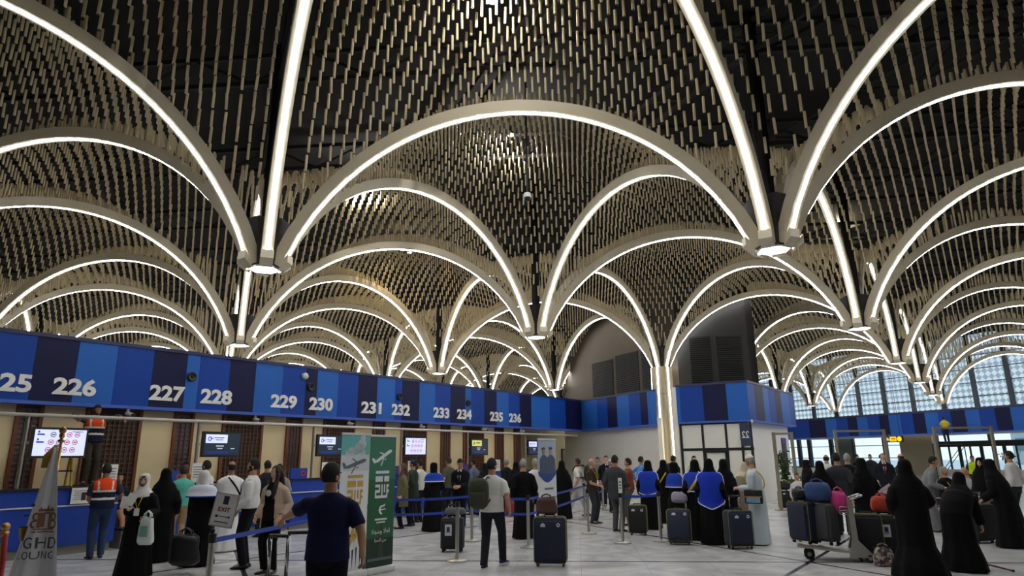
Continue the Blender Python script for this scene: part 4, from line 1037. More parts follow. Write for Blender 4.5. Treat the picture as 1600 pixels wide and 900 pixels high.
# television screens on steel posts, with the long rail they carry
M_SCR_W = mat('screen_white', 'C4CCEE', .3, var=0, emit=1.0); M_SCR_D = mat('screen_dark', '1C2836', .3, var=0, emit=.6); M_SCR_Y = mat('screen_yellow', 'D2D070', .3, var=0, emit=.7)
M_SCR_R = mat('screen_red', 'B03050', .3, var=0, emit=.5); M_SCR_B = mat('screen_blue', '2038A0', .3, var=0, emit=.6); M_SCR_T = mat('screen_text', 'B8C0D0', .3, var=0, emit=.6)
D_TV, Z_RAIL = 15.40, 2.60
def ring_xz(mb, x, z, r, w_, y, mi, n=20):
    for k in range(n):
        a0, a1 = 2*math.pi*k/n, 2*math.pi*(k+1)/n
        P = [(x+r_*math.cos(a), y, z+r_*math.sin(a)) for r_, a in ((r, a0), (r, a1), (r-w_, a1), (r-w_, a0))]
        mb.add(P+[(p[0], p[1]+.002, p[2]) for p in P], [(0, 1, 2, 3), (7, 6, 5, 4), (0, 4, 5, 1), (2, 6, 7, 3)], mi)
def tv(px, kind, label, post=-1):
    p = wp(px, D_TV); t = p.dot(LB)
    e = local_wall('television', t, D_TV, label, 'television', 'screens above the desks')
    W_, H_ = 1.02, .60; zc = 2.10
    mb = MB(); mb.box((0, .03, zc), (W_, .07, H_)); mb.build('bezel', M_BLACK, e)
    mb = MB(); sw, sh_ = W_-.09, H_-.09
    if kind == 'icons':
        mb.box((0, -.008, zc), (sw, .006, sh_), 0, 0); y = -.016
        for r_, row in enumerate((.16, .01, -.14)):
            for c in range(4):
                x = -.14+c*.145-(.03*r_)
                if x < -.12 and r_ < 0: continue
                ring_xz(mb, x, zc+row, .052, .012, y, 1 if r_+c else 4); mb.box((x, y, zc+row), (.05, .003, .022), 0, 1 if (r_+c) else 4)
        for row in (.16, .01): mb.box((-.36, y, zc+row), (.13, .003, .03), 0, 2); mb.box((-.40, y, zc+row+.05), (.03, .003, .04), 0, 2)
        for row in (-.1,): mb.box((.3, y, zc+.22), (.2, .003, .012), 0, 2)
        mats_ = [M_SCR_W, M_SCR_R, M_SCR_B, M_SCR_T, M_INK]
    else:
        mb.box((0, -.008, zc), (sw, .006, sh_), 0, 0); y = -.016
        pw = .56; px_ = -sw/2+pw/2+.03
        mb.box((px_, -.012, zc+.13), (pw, .004, .2), 0, 1)
        ring_xz(mb, px_-.18, zc+.13, .055, .02, y, 2, 14); mb.box((px_-.13, y, zc+.135), (.09, .003, .018), 0, 2)
        mb.box((px_+.06, y, zc+.155), (.26, .003, .022), 0, 2); mb.box((px_+.06, y, zc+.105), (.2, .003, .018), 0, 2)
        mb.box((-.06, y, zc-.04), (.2, .003, .026), 0, 3); mb.box((-.06, y, zc-.10), (.14, .003, .024), 0, 3); mb.box((.28, y, zc-.1), (.1, .003, .024), 0, 3)
        mb.box((0, y, zc-.17), (sw*.9, .003, .008), 0, 4); mb.box((-.1, y, zc-.2), (sw*.6, .003, .02), 0, 4)
        mats_ = [M_SCR_D, M_SCR_Y if kind == 'yellow' else M_SCR_W, M_SCR_B if kind != 'yellow' else M_INK, M_SCR_T, M_SCR_B]
    mb.build('screen', mats_, e)
    mb = MB(); mb.cyl((post*(W_/2+.09), .06, 0), .035, Z_RAIL, 12); mb.box((post*(W_/2+.03), .06, zc), (.2, .03, .06)); mb.build('post', M_STEEL, e, auto=40)
    return e
tv(90, 'icons', 'screen with red prohibition signs behind the white flag'); tv(345, 'board', 'flight screen with a white airline panel above the man in white dishdasha', -1); tv(517, 'board', 'flight screen with a white airline panel beside the banners', -1)
tv(649, 'icons', 'small screen with rows of red signs right of the green banner', -1); tv(749, 'yellow', 'flight screen with a yellow panel above the man with the rucksack', -1); tv(836, 'board', 'last flight screen, partly behind the portrait banner', -1)
a, b = wall(1.5, D_TV-.02, Z_RAIL+.03), wall(wp(902, D_TV).dot(LB), D_TV-.02, Z_RAIL+.03)
mb = MB(); mb.tube([a, b], .035, 10); o = mb.build('hand_rail', mat('rail_white', 'CFCAC0', .35), smooth=True); tag(o, 'long white rail running above the desks on the screen posts', 'rail')
# fittings on the fascia
def fit(px, py, kind, label):
    r = ray(px, py); k = D_FAS/(r.x*NB.x+r.y*NB.y); p = CAMP+r*k; t = p.dot(LB); z = p.z
    if kind == 'speaker':
        e = local_wall('loudspeaker', t, D_FAS, label, 'loudspeaker', 'loudspeakers on the fascia', z); mb = MB(); mb.loft([[(r_*math.cos(a), y, r_*math.sin(a)) for a in np.linspace(0, 2*math.pi, 20, endpoint=False)] for y, r_ in ((-.005, .12), (-.05, .12), (-.07, .1), (-.06, .07), (-.04, .03))]); mb.build('shell', M_BLACK, e, auto=40)
        mb = MB(); mb.ell((0, -.05, 0), (.03, .02, .03), 10, 6); mb.build('cone', M_DARKSTEEL, e, True)
    elif kind == 'dome':
        e = local_wall('dome_camera', t, D_FAS, label, 'camera', None, z); mb = MB(); mb.ell((0, -.06, 0), (.1, .08, .1), 16, 10); mb.build('dome', mat('camera_white', 'C8C8C4', .4), e, True); mb = MB(); mb.box((0, -.01, .0), (.16, .02, .16)); mb.build('bracket', M_CWHITE, e)
    else:
        e = local_wall('security_camera', t, D_FAS+.02, label, 'camera', 'security cameras under the fascia', Z_LIP)
        mb = MB(); mb.box((0, .06, -.03), (.05, .05, .09)); mb.build('bracket', M_CWHITE, e)
        mb = MB(); mb.tube([(0, .1, -.10), (.03, -.12, -.15)], [.05, .05], 10); mb.build('housing', mat('camera_white', 'C8C8C4', .4), e, auto=40); mb = MB(); mb.tube([(.031, -.121, -.151), (.033, -.135, -.153)], .04, 10); mb.build('lens', M_BLACK, e)
fit(299, 589, 'speaker', 'round black loudspeaker on the fascia between 227 and 228'); fit(485, 605, 'speaker', 'round black loudspeaker on the fascia above 230'); fit(624, 620, 'speaker', 'round black loudspeaker on the fascia above 232'); fit(731, 630, 'speaker', 'round black loudspeaker on the fascia above 234')
fit(475, 588, 'dome', 'white dome camera on the fascia above 229')
for px, lab in ((202, 'under the fascia near 226'), (402, 'under the fascia near 228'), (549, 'under the fascia near 230'), (661, 'under the fascia near 233'), (757, 'under the fascia near 235'), (816, 'under the fascia past 236')): fit(px, 645, 'cam', 'small white security camera '+lab)
# safety camera on the kiosk corner
e = empty('security_camera', KC+KX*.1+KY*.02+Vector((0, 0, Z_F0-.08)), kr, 'white security camera at the kiosk corner under the fascia', 'camera')
mb = MB(); mb.tube([(0, 0, 0), (.0, .22, -.04)], .06, 10); mb.build('housing', mat('camera_white', 'C8C8C4', .4), e); mb = MB(); mb.box((0, .0, .04), (.06, .06, .08)); mb.build('bracket', M_CWHITE, e); mb = MB(); mb.tube([(0, .221, -.04), (0, .235, -.042)], .05, 10); mb.build('lens', M_BLACK, e)
# panel and purple poster on the kiosk's long side
def side_pt(px, py):
    nrm = KY; P0 = KC-KY*.27; r = ray(px, py); k = (P0-CAMP).dot(nrm)/r.dot(nrm); return CAMP+r*k
p = side_pt(1226, 712); e = empty('wall_poster', (p.x, p.y, 0), WALL_ROT, 'dark poster with a purple head on the white kiosk side', 'poster')
mb = MB(); mb.box((0, -.02, 1.72), (.7, .03, 1.35)); mb.build('panel', mat('poster_dark', '241C30', .5), e); mb = MB(); mb.box((0, -.04, 2.3), (.7, .01, .2)); mb.build('heading', mat('poster_purple', '4A3090', .5), e)
# step ladder behind desk 225/226
lp = wp(97, 15.9); e = empty('step_ladder', (lp.x, lp.y, 0), WALL_ROT, 'yellow and black step ladder behind the desk under number 226', 'ladder')
mb = MB(); 
for x in (-.2, .2): mb.tube([(x*1.05, -.40, 0), (x*.85, -.03, 1.85)], .028, 6)
mb.build('front_rail', M_YEL, e)
mb = MB()
for x in (-.2, .2): mb.tube([(x*1.05, .40, 0), (x*.85, .03, 1.85)], .024, 6)
mb.build('rear_rail', M_YEL, e)
for k in range(5):
    z = .3+k*.31; mb = MB(); mb.box((0, -.40+.37*z/1.85, z), (.36, .09, .03)); mb.build('step', M_BLACK, e)
mb = MB(); mb.box((0, 0, 1.87), (.4, .2, .05)); mb.build('top_cap', M_BLACK, e)
# a solid step platform the worker stands on
pw_ = wp(141, 15.78)
e = empty('platform_steps', (pw_.x, pw_.y, 0), WALL_ROT, 'dark platform steps under the worker leaning on the rail', 'steps')
mb = MB(); mb.box((.0, .05, 1.235), (.40, .46, .04)); mb.build('tread', M_BLACK, e)
for x in (-.17, .17):
    for y in (-.14, .24): mb = MB(); mb.box((x, y, .61), (.04, .04, 1.215)); mb.build('leg', M_DARKSTEEL, e)

# ------------------------------------------------------------------ stanchions and belts
M_BELT = mat('belt_blue', '1A3A9C', .6)
def stanchion(p, label, ht=.97, base=.175, sign=False):
    e = empty('barrier_post', (p[0], p[1], 0), 0, label, 'barrier post', 'steel barrier posts')
    mb = MB(); mb.cyl((0, 0, 0), base, .02, 28); mb.cyl((0, 0, .02), base*.92, .03, 28, 0, .06); mb.build('base', M_STEEL, e, auto=35)
    mb = MB(); mb.cyl((0, 0, .04), .032, ht-.12, 16); mb.build('pole', M_STEEL, e, auto=35)
    mb = MB(); mb.cyl((0, 0, ht-.08), .04, .09, 16); mb.build('head', M_BLACK, e, auto=35)
    return e
def belt(e, a, b, z0=.91, z1=None, label=None):
    z1 = z0 if z1 is None else z1
    mb = MB(); d = Vector((b[0]-a[0], b[1]-a[1], 0)); L_ = d.length; d.normalize(); a = Vector((a[0], a[1], 0))+d*.046; n_ = Vector((-d.y, d.x, 0))*.0025; m_ = max(2, int(L_/.4)); rr_ = []
    for k in range(m_+1):
        q = k/m_; z = z0+(z1-z0)*q-.03*math.sin(math.pi*q)*min(1, L_/2.5); p = a+d*((L_-.092)*q)
        rr_.append([p-n_+Vector((0, 0, z-.025)), p+n_+Vector((0, 0, z-.025)), p+n_+Vector((0, 0, z+.025)), p-n_+Vector((0, 0, z+.025))])
    mb.loft(rr_); o = mb.build('belt', M_BELT); o.parent = e; o.matrix_parent_inverse = Matrix.Translation(e.location).inverted(); return o
PS = aty(331, 850, 7.3); PS.z = 0
posts = {'sign': (PS, 'steel barrier post carrying the white EXIT notice, near the black handbag'), 'a': (G(714, 877), 'steel barrier post in front of the tagged black suitcase'), 'b': (G(737, 846), 'thin steel barrier post behind the tagged black suitcase'),
 'c': (G(826, 856), 'steel barrier post half hidden behind the navy suitcase with the brown bag'), 'd': (G(920, 834), 'steel barrier post before the man in brown polo'), 'e': (G(914, 812), 'steel barrier post right behind the one before the brown polo man'),
 'f': (G(943, 798), 'thin steel barrier post before the man in dark suit and tie'), 'g': (G(973, 849), 'steel barrier post with a white sign strip beside the grey suit man'), 'h': (G(1033, 846), 'barrier post hidden among the women in black and blue'), 'z': (G(590, 856), 'barrier post behind the green banner'), 'y': (G(594, 862), 'barrier post right behind the edge of the green banner')}
PO = {k: stanchion(v[0], v[1]) for k, v in posts.items()}
def bl(k, l, zs=(.91, .62)):
    for z in zs: belt(PO[k], posts[k][0], posts[l][0], z)
bl('sign', 'y', (.91,)); bl('z', 'b'); bl('b', 'c'); bl('c', 'e', (.91, .62)); bl('e', 'f'); bl('g', 'h', (.91,)); bl('d', 'e', (.62,))
# sign strip on post g
mb = MB(); mb.box((0, -.02, 1.13), (.075, .015, .30)); o = mb.build('sign_strip', M_PAPER); o.parent = PO['g']
mb = MB(); 
for k in range(3): mb.box((0, -.03, 1.2-.06*k), (.04, .004, .025))
o = mb.build('sign_print', M_INK); o.parent = PO['g']
# EXIT notice in a frame on the near post
e = empty('notice_frame', (PS.x, PS.y, .975), R(4), 'white framed EXIT notice with an arrow on the near barrier post', 'notice')
mb = MB(); mb.box((0, 0, .02), (.03, .02, .06)); mb.build('clip', M_BLACK, e)
M8 = Matrix.Translation((0.06, 0, .04)) @ Matrix.Rotation(R(10), 4, 'Y')
mb = MB(); mb.box((0, 0, .20), (.245, .014, .34), M=M8); mb.build('frame', M_STEEL, e)
mb = MB(); mb.box((0, -.009, .20), (.225, .006, .32), M=M8); mb.build('sheet', M_PAPER, e)
mb = MB(); mb.box((0.0, -.014, .30), (.055, .003, .085), M=M8); mb.build('emblem', mat('ink_navy', '27304E', .5), e)
me = text_mesh('EXIT', .062, mat('ink_red', '8A3A40', .5), .001, bold=.001); o = link('lettering', me, e); o.matrix_local = M8 @ Matrix.Translation((0.0, -.015, .205)) @ Matrix.Rotation(R(90), 4, 'X')
mb = MB(); mb.box((.02, -.014, .135), (.11, .003, .006), M=M8); mb.box((.07, -.014, .135), (.012, .003, .022), M=M8); mb.box((-.06, -.014, .135), (.03, .003, .022), M=M8); mb.box((0, -.014, .08), (.14, .003, .008), M=M8); mb.build('arrow', M_INK, e)

# ------------------------------------------------------------------ banners
def arab(s_):
    return s_
def banner(p0, p1, label, draw, H_=2.05, group='pull-up banners'):
    p0 = Vector((p0[0], p0[1], 0)); p1 = Vector((p1[0], p1[1], 0)); d = p1-p0; W_ = d.length; c = (p0+p1)/2
    e = empty('pull_up_banner', c, math.atan2(d.y, d.x), label, 'banner', group)
    mb = MB(); mb.rbox((0, 0, .045), (W_+.02, .16, .09), .04); mb.build('base', M_CWHITE, e, auto=40)
    mb = MB(); mb.box((0, 0, H_), (W_, .03, .03)); mb.build('top_bar', M_CWHITE, e)
    mb = MB(); mb.tube([(0, .03, .08), (0, .03, H_)], .01, 6); mb.build('pole', M_STEEL, e)
    draw(e, W_, H_)
    return e
def rect(mb, x, z, w_, h, y=-.006, mi=0): mb.box((x, y, z), (w_, .002, h), 0, mi)
def poly2(mb, P, y, mi=0, th=.002):
    n = len(P); mb.add([(x, y, z) for x, z in P]+[(x, y+th, z) for x, z in P], [tuple(range(n)), tuple(range(2*n-1, n-1, -1))]+[(i, i+n, (i+1) % n+n, (i+1) % n) for i in range(n)], mi)
def plane_shape(mb, x, z, s, ang, y, mi):
    M = Matrix.Rotation(ang, 2); T = lambda P: [tuple(M @ Vector((a*s, b*s))+Vector((x, z))) for a, b in P]
    poly2(mb, T([(-.5, .0), (-.46, .05), (.36, .075), (.47, .04), (.5, .0), (.44, -.05), (-.3, -.055)]), y, mi)
    poly2(mb, T([(.08, -.02), (.0, -.03), (-.26, -.24), (-.19, -.24)]), y-.001, mi); poly2(mb, T([(.04, .06), (.10, .06), (-.05, .22), (-.1, .22)]), y-.001, mi)
    poly2(mb, T([(-.5, .02), (-.36, .04), (-.44, .19), (-.52, .19)]), y-.001, mi); poly2(mb, T([(.02, -.11), (.10, -.11), (.10, -.15), (.02, -.15)]), y-.001, mi)
def kufic(mb, x, z, w_, h, y, mi, seed):
    """a block of square-kufic strokes: two stacked bands of angular lettering"""
    rn = random.Random(seed); n = 11; c = w_/n; cz = h/9
    g = ["11111111111", "00000000000", "11111111111", "10001000001", "11111111111", "00000000000", "11101110101", "10100010101", "11101110111"] if seed == 1 else ["11111111111", "10000100001", "11111111111", "00000000000", "11101011101", "10101010101", "10101110101", "10100000101", "11111110111"]
    g = ["11111111111", "00000000000", "11111101111", "11111101111", "00000000000", "11110101011", "00010101010", "11110101011", "10000100010", "11111111110"]; n2 = len(g); cz = h/n2
    for r_, row in enumerate(g):
        k = 0
        while k < n:
            if row[k] == '1':
                j = k
                while j < n and row[j] == '1': j += 1
                rect(mb, x-w_/2+c*(k+j)/2, z+h/2-cz*(r_+.5), c*(j-k)*.97, cz*1.02 if r_ not in (1, 4) else cz*.5, y, mi); k = j
            else: k += 1
def bird(mb, x, z, s, y, mi):
    P = []
    for k in range(15): a = R(60+k*200/14); P.append((x+s*.5*math.cos(a), z+s*.5*math.sin(a)))
    for k in range(15): a = R(260-k*200/14); P.append((x+s*.12+s*.36*math.cos(a), z+s*.36*math.sin(a)))
    for k in range(len(P)//2-1): poly2(mb, [P[k], P[k+1], P[len(P)-2-k], P[len(P)-1-k]], y, mi)
    poly2(mb, [(x-s*.65, z-s*.08), (x+s*.55, z+s*.02), (x+s*.5, z+s*.12), (x-s*.3, z+s*.06)], y-.001, mi); poly2(mb, [(x-s*.1, z+s*.45), (x+s*.5, z+s*.62), (x+s*.3, z+s*.38)], y-.001, mi)
M_GREEN = mat('banner_green', '1E5A38', .5, var=.12, scale=1.5); M_GREENL = mat('banner_green_pale', '2E7058', .5, var=.15, scale=2); M_GREEND = mat('banner_green_dark', '12301F', .5, var=.2, scale=3); M_BWHITE = mat('banner_white', 'DCDFE2', .5, var=.04, scale=2); M_TEAL = mat('banner_teal', '5FB0AC', .5, var=.15, scale=4); M_CLOUD = mat('banner_cloud', 'C4CDD2', .5, var=.12, scale=6); M_BGOLD = mat('banner_gold', 'C09A3C', .5, var=.1); M_PGREY = mat('print_grey', '5C6468', .5, var=.2); M_PDARK = mat('print_dark', '2A3330', .5, var=.3, scale=20)
def txt(e, s_, x, z, size, m, y=-.008, sx_=1.0, bold=0.0):
    me = text_mesh(s_, size, m, .0008, sx_=sx_, bold=bold); o = link('lettering', me, e); o.location = (x, y, z); o.rotation_euler = (R(90), 0, 0); return o
def draw_green(e, W_, H_):
    f = W_/.8
    mb = MB(); rect(mb, 0, H_/2+.06, W_, H_-.1, 0); rect(mb, 0, H_-.35, W_, .66, -.002, 1); rect(mb, 0, .3, W_, .42, -.002, 2); mb.build('sheet', [M_GREEN, M_GREENL, M_GREEND], e)
    mb = MB(); plane_shape(mb, 0.0, H_-.33, .62*f, R(28), -.006, 0); kufic(mb, .0, H_-.76, .42*f, .42, -.006, 0, 1); bird(mb, .02, H_-1.15, .2*f, -.006, 0); rect(mb, 0, H_-1.29, .36*f, .028, -.006, 0); rect(mb, 0, H_-1.335, .26*f, .022, -.006, 0); mb.build('artwork', M_BWHITE, e)
    txt(e, '\ufefc\ufeec\ufeb3\u0648 \ufefc\ufeeb\u0627', 0, H_-1.47, .14*f, M_BWHITE); txt(e, '\ufe8e\ufea0\ufea4\ufedf\u0627 \ufee6\ufee3', 0, H_-1.60, .10*f, M_BWHITE)
    mb = MB(); poly2(mb, [(-.05, .2), (.08, .2), (.05, .65), (.04, .72), (.01, .72), (-.02, .62)], -.006, 0); rect(mb, 0, .2, W_*.9, .04, -.006, 1); mb.build('tower_print', [mat('print_umber', '33402A', .5), M_PGREY], e)
def draw_white(e, W_, H_):
    f = W_/.8
    mb = MB(); rect(mb, 0, H_/2+.06, W_, H_-.1, 0); rect(mb, 0, H_-.17, W_, .30, -.002, 1); rect(mb, 0, H_-.43, W_, .26, -.002, 2)
    for x, z, r in ((-.12, .27, .07), (-.02, .25, .05), (.1, .22, .09), (.18, .15, .08), (.16, .3, .08), (-.2, .3, .06), (.2, .06, .05)): poly2(mb, [(max(-W_/2, min(W_/2, x*f+1.5*r*f*math.cos(a))), H_-z+r*math.sin(a)) for a in np.linspace(0, 2*math.pi, 14, endpoint=False)], -.0045, 2)
    mb.build('sheet', [M_BWHITE, M_TEAL, M_CLOUD], e)
    mb = MB(); plane_shape(mb, -.0, H_-.46, .66*f, R(16), -.006, 0); mb.build('aircraft_print', M_PGREY, e)
    mb = MB(); kufic(mb, .02, H_-.84, .44*f, .44, -.006, 0, 2); mb.build('artwork', M_BGOLD, e)
    mb = MB(); bird(mb, -.0, H_-1.3, .18*f, -.006, 0); rect(mb, 0, H_-1.5, .4*f, .03, -.006, 0); mb.build('emblem', M_PDARK, e)
    mb = MB()
    poly2(mb, [(-W_/2, .1), (W_/2, .1), (W_/2, .5), (-W_/2, .28)], -.005, 0)
    for k in range(7): x = (-.32+k*.10)*f; poly2(mb, [(x-.05*f, .1), (x+.05*f, .1), (x+.012, .42+.08*(k % 3)), (x, .5+.08*(k % 3)), (x-.012, .42+.08*(k % 3))], -.008, 1)
    for k in range(4): poly2(mb, [((-.05+.1*k)*f, .45+.05*k), ((.05+.1*k)*f, .55+.04*k), ((.04+.1*k)*f, .75+.03*k), ((-.03+.1*k)*f, .66)], -.008, 2)
    mb.build('skyline_print', [M_PDARK, M_BWHITE, M_BGOLD], e)
g0 = G(570, 899); g1 = g0+LB*.57
banner(g0, g1, 'green pull-up banner with a white aircraft and white lettering', draw_green, 2.08)
banner(g0-LB*.60-NB*.02, g0-LB*.03-NB*.02, 'white pull-up banner with a grey aircraft and gold lettering behind the navy polo man', draw_white, 2.10)
def draw_portrait(e, W_, H_):
    mb = MB(); rect(mb, 0, H_/2+.06, W_, H_-.1, 0); rect(mb, 0, H_-.34, W_, .66, -.002, 1)
    P = [(-W_/2, H_-.58)]+[(-W_/2+W_*k/12, H_-.62-.16*math.sin(math.pi*k/12)) for k in range(13)]+[(W_/2, H_-.58)]; poly2(mb, P, -.004, 2); mb.build('sheet', [M_BWHITE, mat('banner_sky', '9FAEC0', .5, var=.1, scale=3), mat('banner_blue', '27408C', .5)], e)
    mb = MB()
    for x, s in ((-.12, .9), (.12, 1.0)):
        poly2(mb, [(x-.16*s, H_-.62), (x-.15*s, H_-.36), (x-.06*s, H_-.29), (x+.06*s, H_-.29), (x+.15*s, H_-.36), (x+.16*s, H_-.62)], -.006-.001*s, 0); poly2(mb, [(x+.052*s*math.cos(a), H_-.22+.07*s*math.sin(a)) for a in np.linspace(0, 2*math.pi, 14, endpoint=False)], -.009, 1)
        poly2(mb, [(x+.054*s*math.cos(a), H_-.185+.045*s*math.sin(a)) for a in np.linspace(0, math.pi, 8)], -.011, 2)
    mb.build('portrait_print', [mat('print_suit', '46506A', .5), SKINS['tan'], M_PDARK], e)
    mb = MB(); 
    for k, (z, w_) in enumerate(((1.15, .3), (1.0, .5), (.94, .46), (.88, .5), (.70, .5), (.45, .2))): rect(mb, .04, z, w_, .018 if k else .03, -.006)
    mb.build('print', M_PGREY, e)
bp = aty(840, 690, 12.5); bp.z = 0
banner(bp, bp+LB*.62, 'pull-up banner with two portraits of suited men behind the navy suitcase', draw_portrait, 2.04)

# ------------------------------------------------------------------ the white flag with its gold pole, and the gold rope post
FY = 6.2; fp = aty(95, 690, FY); fp.z = 0
e = empty('flag_stand', fp, 0, 'white lounge flag with a copper emblem drooping from a gold pole', 'flag')
ztop = aty(93, 692, FY).z
mb = MB(); mb.cyl((-.03, .05, 0), .16, .03, 24); mb.cyl((-.03, .05, .03), .15, .03, 24, 0, .03); mb.build('base', M_GOLD, e, auto=35)
mb = MB(); mb.tube([(-.03, .05, .05), (-.03, .05, ztop)], .014, 10); mb.build('pole', M_GOLD, e, True)
mb = MB(); mb.ell((-.03, .05, ztop+.02), (.028, .028, .02), 12, 8); mb.ell((-.03, .05, ztop+.065), (.022, .022, .03), 12, 8); mb.ell((-.03, .05, ztop+.115), (.03, .03, .035), 12, 8); mb.build('finial', M_GOLD, e, True)
mb = MB()
for k in range(5): mb.tube([(-.02-.004*k, .0, ztop-.02), (-.05-.012*k, -.02-.006*k, ztop-.12), (-.07-.012*k, -.03, ztop-.22)], [.012, .012, .006], 5)
mb.build('tassel', mat('tassel_gold', 'A8802C', .6, var=.2, scale=60), e, True)
rows, cols_ = 44, 36; V = []; 
zb_ = .28
for lay in (0, 1):
    for i in range(rows+1):
        q = i/rows; z = ztop-.04-(ztop-.04-zb_)*q
        wl = .02+.37*q; wr = .02+.255*q
        for k in range(cols_+1):
            u = k/cols_; x = -wl+(wl+wr)*u; fold = (.012+.045*q)*math.sin(u*9.5+1.2+q*.6)*(.35+.65*(1-u))+.02*q*math.sin(u*23+q*2)
            V.append((x, -.055+fold-(0 if lay == 0 else -.004), z+.02*math.sin(u*6)*q))
F = []; n1 = cols_+1; o2 = (rows+1)*n1
for i in range(rows):
    for k in range(cols_):
        a = i*n1+k; F.append((a, a+n1, a+n1+1, a+1)); F.append((a+o2, a+o2+1, a+o2+n1+1, a+o2+n1))
M_FLAG = mat('flag_white', 'F2F1F6', .7, var=.04, scale=3)
put('flag_cloth', np.array(V), F, M_FLAG, None, e)
def flag_depth(x, z):
    q = min(max((ztop-.04-z)/(ztop-.04-zb_), 0), 1); wl = .02+.37*q; wr = .02+.255*q; u = (x+wl)/(wl+wr)
    return -.055+(.012+.045*q)*math.sin(u*9.5+1.2+q*.6)*(.35+.65*(1-u))+.02*q*math.sin(u*23+q*2)
def on_flag(nm, me, x, z, mats_=None, rot=0.0):
    for v in me.vertices:
        X, Z = v.co.x*math.cos(rot)-v.co.y*math.sin(rot)+x, v.co.x*math.sin(rot)+v.co.y*math.cos(rot)+z
        v.co = (X, flag_depth(X, Z)-.004-v.co.z*.3, Z)
    return link(nm, me, e)
M_COPPER = mat('copper_print', '9A6A50', .5, var=.08); M_FGREY = mat('flag_grey_print', '55585E', .6)
def fz(py): return aty(60, py, FY).z
def fxx(px): return aty(px, 800, FY).x-fp.x
on_flag('lettering', text_mesh('IGHD', .135, M_FGREY, .001), fxx(75), fz(848)); on_flag('lettering', text_mesh('LOUNG', .092, M_FGREY, .001), fxx(73), fz(867))
on_flag('emblem_letter', text_mesh('B', .20, M_COPPER, .001, sx_=-.9), fxx(66.5), fz(814)); on_flag('emblem_letter', text_mesh('B', .20, M_COPPER, .001, sx_=.9), fxx(91), fz(814))
mb = MB()
def frect(x0, x1, y0, y1):
    xs = [fxx(x0), fxx(x1)]; zs = [fz(y0), fz(y1)]; nx = 6
    for k in range(nx):
        xa, xb = xs[0]+(xs[1]-xs[0])*k/nx, xs[0]+(xs[1]-xs[0])*(k+1)/nx
        P = [(x, z) for x, z in ((xa, zs[0]), (xb, zs[0]), (xb, zs[1]), (xa, zs[1]))]
        mb.add([(x, flag_depth(x, z)-.004, z) for x, z in P]+[(x, flag_depth(x, z)-.002, z) for x, z in P], [(0, 1, 2, 3), (7, 6, 5, 4), (0, 4, 5, 1), (2, 6, 7, 3), (0, 3, 7, 4), (1, 5, 6, 2)])
for a in ((69, 90, 796, 798.5), (70, 89, 800, 802), (72, 77, 802, 823), (83, 88, 802, 823), (66, 92, 825, 827), (63, 94, 829, 831), (70, 90, 794.5, 796), (78.5, 80.5, 790, 795), (72, 73.5, 792, 795), (86, 87.5, 792, 795)): frect(*a)
mb.build('emblem', M_COPPER, e)
mb = MB(); frect(40, 52, 824, 845); mb.build('gold_print', M_GOLD, e); mb = MB(); frect(41, 53, 822, 824); frect(52, 56, 787, 791); frect(45, 50, 803, 806); mb.build('dark_print', M_INK, e)
rp = aty(11, 812, 8.4); rp.z = 0
e = empty('rope_post', rp, 0, 'gold rope post with a red rope at the picture edge beside the flag', 'rope post')
mb = MB(); mb.cyl((0, 0, 0), .16, .03, 24); mb.cyl((0, 0, .03), .13, .03, 24, 0, .03); mb.build('base', M_GOLD, e, auto=35)
mb = MB(); mb.cyl((0, 0, .05), .025, .88, 12); mb.build('pole', M_GOLD, e, auto=35); mb = MB(); mb.ell((0, 0, .97), (.05, .05, .05), 14, 10); mb.cyl((0, 0, .86), .045, .06, 14); mb.build('finial', M_GOLD, e, True)
mb = MB(); mb.tube([(.03, -.02, .88), (.06, -.03, .6), (.08, -.05, .3), (.05, -.3, .12), (-.3, -.9, .2), (-.7, -1.4, .6)], .026, 8); mb.build('rope', mat('rope_red', '8E1C24', .8, var=.1, scale=60), e, True)
# ================================================================== THE CROWD
BK, WH, NV, GY = '0C0C0E', 'D2D1CE', '20264A', '33353A'
def orange_vest():
    mats_ = [cloth('E0481C'), cloth('1C2236'), cloth('D8D2C4')]
    def paint(c, h, s):
        if h > .30: return 2 if (.10 < abs(c[0]) < .135 and h < .46) else 0
        if .265 < h <= .30: return 2
        if .12 < h <= .165: return 2
        return 1
    return {'sleeve': 'n', 'hem': -.03, 'paint': paint, 'mats': mats_}
P = person
def at(x, y): p = G(x, y); return (p.x, p.y)
def hand_at(pos, face, px, py, Y): return local(pos, face, aty(px, py, Y))
# --- at the desks
q = wp(141, 15.74); TOE = 305
P('worker in orange vest leaning with spread arms on the white rail above the desks', (q.x, q.y), 130, 1.72, near=True, skin='brown', beard='black', z0=1.256, feet={-1: (-.09, 0, 0, -6), 1: (.09, .0, 0, 6)}, hands={-1: (-.46, .30, 1.375), 1: (.46, .30, 1.375)}, elbow=(1, -.2, .5), tilt=12,
  wear=[('shirt', '4A4A48', {'sleeve': 'e'}), ('vest', 'E0481C', orange_vest()), ('trousers', '3A342C')])
P('worker in orange vest and jeans standing at the desk, seen from behind', at(148, 873), 318, 1.74, near=True, skin='brown', hands={-1: (-.16, .3, 1.02), 1: (.3, .26, 1.04)}, wear=[('shirt', '303440', {'sleeve': 's'}), ('vest', 'E0481C', orange_vest()), ('trousers', '2E3C58')])
q = wp(191, 15.98); P('clerk sitting low behind desk 226, only the head showing', (q.x, q.y), 140, 1.7, sit=.62, wear=[('shirt', '22262E')])
P('woman in black abaya and white headscarf walking with papers and a white bag', at(207, 902), 172, 1.58, sex='f', near=True, skin='fair', hands={1: (.08, .30, 1.12), -1: (-.20, .24, .98)}, turn=-8, wear=[('abaya', BK, {'spread': 1.05}), ('hijab', 'D6D4D0'), ('lanyard', 'C8B428')])
